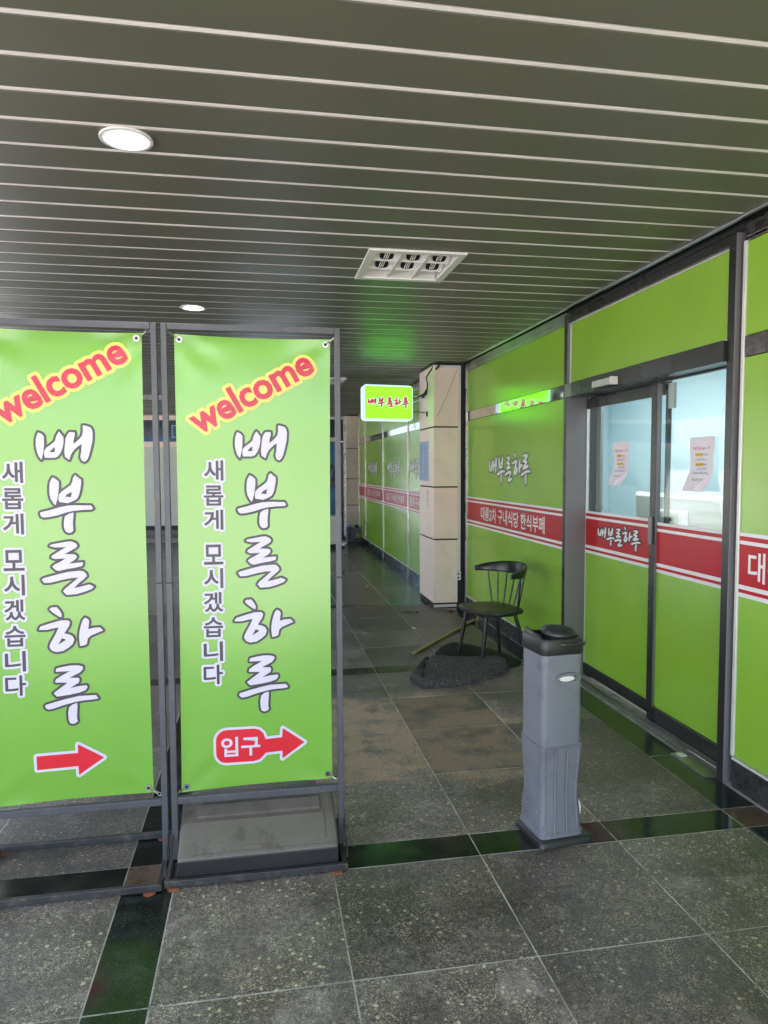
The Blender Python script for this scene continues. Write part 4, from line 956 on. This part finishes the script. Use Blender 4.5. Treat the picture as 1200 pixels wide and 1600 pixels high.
for a0, b0, a1, b1, zf in ((0.15, 0.165, 0.205, 0.20, 0.018), (0.16, -0.165, 0.195, -0.165, 0.05), (-0.12, 0.13, -0.165, 0.15, 0.013), (-0.12, -0.135, -0.225, -0.185, 0.013)):
    obj('leg', MB().tube([CP(a0, b0, 0.42), CP(a0+(a1-a0)*.4, b0+(b1-b0)*.4, 0.26), CP(a1, b1, zf)], [0.0155, 0.0175, 0.0125], 14), 'lacq', ch, smooth=True)
# top rail: curved, deepest in the middle
rail = []; N = 26
for i in range(N+1):
    t_ = -1+2*i/N; an = t_*1.55
    a = -0.262*math.cos(an)+0.012; b = 0.282*math.sin(an)
    h = 0.016+0.036*math.cos(t_*1.45)**1.0; th = 0.011+0.004*math.cos(t_*1.4); zc = 0.735-0.004+0.024*math.cos(t_*1.4)
    nrm = (cd*(-math.cos(an))+cl*math.sin(an)*0.9).normalized()
    p = CP(a, b, zc); r_ = []
    for k in range(16):
        q = 2*math.pi*k/16; c_, s_ = math.cos(q), math.sin(q)
        r_.append(p+nrm*(math.copysign(abs(c_)**0.7, c_)*th+0.25*s_*h)+Vector((0, 0, math.copysign(abs(s_)**0.8, s_)*h)))
    rail.append(r_)
obj('top_rail', MB().loft(rail), 'lacq', ch, smooth=True)
for i in range(8):
    t_ = -0.84+1.68*i/7; an = t_*1.32
    top = CP(-0.262*math.cos(an)+0.012, 0.278*math.sin(an), 0.71-0.002+0.01*math.cos(t_)); bt = CP(-0.178*math.cos(an*0.8), 0.215*math.sin(an), 0.441)
    obj('spindle', MB().tube([bt, bt.lerp(top, 0.35), bt.lerp(top, 0.7), top], [0.0062, 0.0082, 0.0072, 0.0055], 9), 'lacq', ch, smooth=True)

# ================================================================== FOLDED MAT
mt = thing('doormat', 'folded dark grey coil mat lying crumpled under the black chair', 'mat', (1.45, 5.1, 0))
def blob(name, poly, h, m, z0=0.002, seed=0, edge=0.05, step=0.016, lumps=0.35, sub=None):
    from mathutils.noise import noise as pn
    P = [Vector(p) for p in poly]
    def inside(x, y):
        c = False; j = len(P)-1
        for i in range(len(P)):
            if (P[i].y > y) != (P[j].y > y) and x < (P[j].x-P[i].x)*(y-P[i].y)/(P[j].y-P[i].y)+P[i].x: c = not c
            j = i
        return c
    def dist(x, y):
        q = Vector((x, y)); d = 9
        for i in range(len(P)):
            a, b = P[i], P[(i+1) % len(P)]; ab = b-a; t = max(0, min(1, (q-a).dot(ab)/ab.length_squared)); d = min(d, (q-(a+ab*t)).length)
        return d
    xa, xb = min(p.x for p in P), max(p.x for p in P); ya, yb = min(p.y for p in P), max(p.y for p in P)
    idx, V, F = {}, [], []
    nx, ny = int((xb-xa)/step)+1, int((yb-ya)/step)+1
    def vert(i, j):
        if (i, j) not in idx:
            x, y = xa+i*step, ya+j*step; d = dist(x, y)
            k = math.sin(min(1, d/edge)*math.pi/2)**0.6
            z = z0+(h(x, y) if callable(h) else h)*k*(1+lumps*pn(Vector((x*7+seed, y*7, seed)))) + 0.0025*pn(Vector((x*60, y*60, seed)))*k
            idx[(i, j)] = len(V); V.append((x, y, max(z, z0)))
        return idx[(i, j)]
    for i in range(nx):
        for j in range(ny):
            if inside(xa+(i+.5)*step, ya+(j+.5)*step): F.append((vert(i, j), vert(i+1, j), vert(i+1, j+1), vert(i, j+1)))
    # closed underside
    n_ = len(V); top = list(F)
    edges = {}
    for f in top:
        for q in range(4): e = (f[q], f[(q+1) % 4]); edges[e] = 1
    V += [(x, y, z0-0.001) for x, y, z in V[:n_]]; F += [tuple(v+n_ for v in reversed(f)) for f in top]
    for (a, b) in edges:
        if (b, a) not in edges: F.append((b, a, a+n_, b+n_))
    o = obj(name, MB().add(V, F), m, mt, smooth=True)
    return o
blob('backing_flap', [(1.33, 5.45), (1.44, 5.70), (1.575, 5.86), (1.64, 5.985), (1.73, 6.01), (1.85, 5.94), (1.95, 5.85), (2.035, 5.67), (2.09, 5.40), (2.03, 5.27), (1.93, 5.22), (1.6, 5.25)], lambda x, y: 0.014+0.045*max(0, 1-((x-1.62)**2+(y-5.80)**2)/0.07), 'coilback', seed=4, edge=0.025, step=0.012, lumps=0.5)
blob('coil_pile', [(1.085, 5.05), (1.115, 4.93), (1.14, 4.845), (1.22, 4.825), (1.323, 4.835), (1.45, 4.855), (1.54, 4.90), (1.68, 4.965), (1.84, 5.08), (1.905, 5.16), (1.915, 5.24), (1.85, 5.32), (1.66, 5.36), (1.45, 5.42), (1.33, 5.44), (1.25, 5.30), (1.17, 5.16)], lambda x, y: 0.046+0.040*max(0, min(1, (y-4.85)/0.42)), 'coil', seed=1, edge=0.034, step=0.011, lumps=0.24)
blob('mat_fold', [(1.10, 5.07), (1.155, 4.90), (1.19, 4.97), (1.23, 5.12), (1.30, 5.30), (1.35, 5.44), (1.28, 5.46), (1.20, 5.28)], 0.075, 'coilback', seed=8, edge=0.03, step=0.011, lumps=0.3)

# ================================================================== SMALL THINGS ON THE FLOOR
a, b = Vector((1.285, 5.76, 0.008)), Vector((2.19, 6.93, 0.012)); d = (b-a).normalized(); s_ = Vector((-d.y, d.x, 0))
tag(obj('wood_strip', MB().obox(a, d, s_, (0, 0, 1), (b-a).length, 0.035, 0.012), 'wood', bevel=0.002), 'long pale yellow wooden strip lying across the floor behind the chair', 'strip')
tag(obj('wood_strip', MB().obox((2.205, 6.93, 0.002), (0.12, 0.2, 1), (1, 0, 0), (0, 1, 0), 0.14, 0.016, 0.03), 'wood', bevel=0.002), 'short pale strip leaning on the black skirting behind the chair', 'strip')
LABS = ['small stone crumb alone on the dark floor far down the corridor', 'black crumb on the floor left of the beige column', 'dry leaf scrap left of the beige column foot', 'curled dry leaf by the dark floor band left of the column',
        'pale paper scrap on the floor in front of the column', 'dark crumb at the far end of the corridor floor', 'brown leaf litter right in front of the beige column', 'brown leaf fragment beside the column foot', 'dark crumb in front of the beige column, apart from the leaves', 'small dark crumb between column and chair']
PTS = [(1.396, 9.197), (1.586, 8.489), (1.567, 7.505), (1.63, 7.44), (1.489, 6.73), (1.65, 12.2), (2.09, 7.42), (2.03, 7.53), (1.783, 7.093), (1.95, 6.46)]
rg = random.Random(11)
for i, ((x, y), lb) in enumerate(zip(PTS, LABS)):
    m = ('pebble', 'ink', 'leaf', 'leaf', 'paper', 'ink', 'leaf', 'leaf', 'ink', 'ink')[i]; big = (0.045, 0.022, 0.06, 0.07, 0.06, 0.03, 0.07, 0.06, 0.02, 0.018)[i]
    mb = MB(); n = 1 if m in ('pebble', 'ink', 'paper') else 5
    for q in range(n):
        ox, oy = (rg.uniform(-.07, .07), rg.uniform(-.05, .05)) if n > 1 else (0, 0); N = 9; ring0, ring1 = [], []
        st = rg.uniform(0, 6.28)
        for k in range(N):
            an = 2*math.pi*k/N; r = big*rg.uniform(0.45, 1)*(0.5 if n > 1 else 0.7); ex = math.cos(an)*r; ey = math.sin(an)*r*(0.45 if n > 1 else 0.8)
            xx = ex*math.cos(st)-ey*math.sin(st); yy = ex*math.sin(st)+ey*math.cos(st); z = 0.002+(0.010*abs(math.cos(an)) if n > 1 else 0)
            ring0.append((x+ox+xx, y+oy+yy, z)); ring1.append((x+ox+xx*0.7, y+oy+yy*0.7, z+(0.002 if m != 'pebble' else big*0.9)))
        mb.loft([ring0, ring1])
    tag(obj('leaf_litter' if m == 'leaf' else ('paper_scrap' if m == 'paper' else 'crumb'), mb, m), lb, {'leaf': 'leaf', 'paper': 'paper'}.get(m, 'crumb'), 'litter on the corridor floor')
tag(obj('paper_scrap', MB().box(2.245, 2.285, 3.41, 3.455, 0.0075, 0.0105), 'paper', bevel=0.001), 'crumpled white paper bit on the metal threshold plate', 'paper')
tag(obj('paper_scrap', MB().tube([L2W(0.2105, 0.05, 0.105), L2W(0.212, 0.055, 0.135), L2W(0.210, 0.06, 0.165)], [0.003, 0.006, 0.002], 6), 'paper'), 'thin torn white sticker peeling from the right side of the ash bin', 'paper')
# cleanup of labels on groups of one
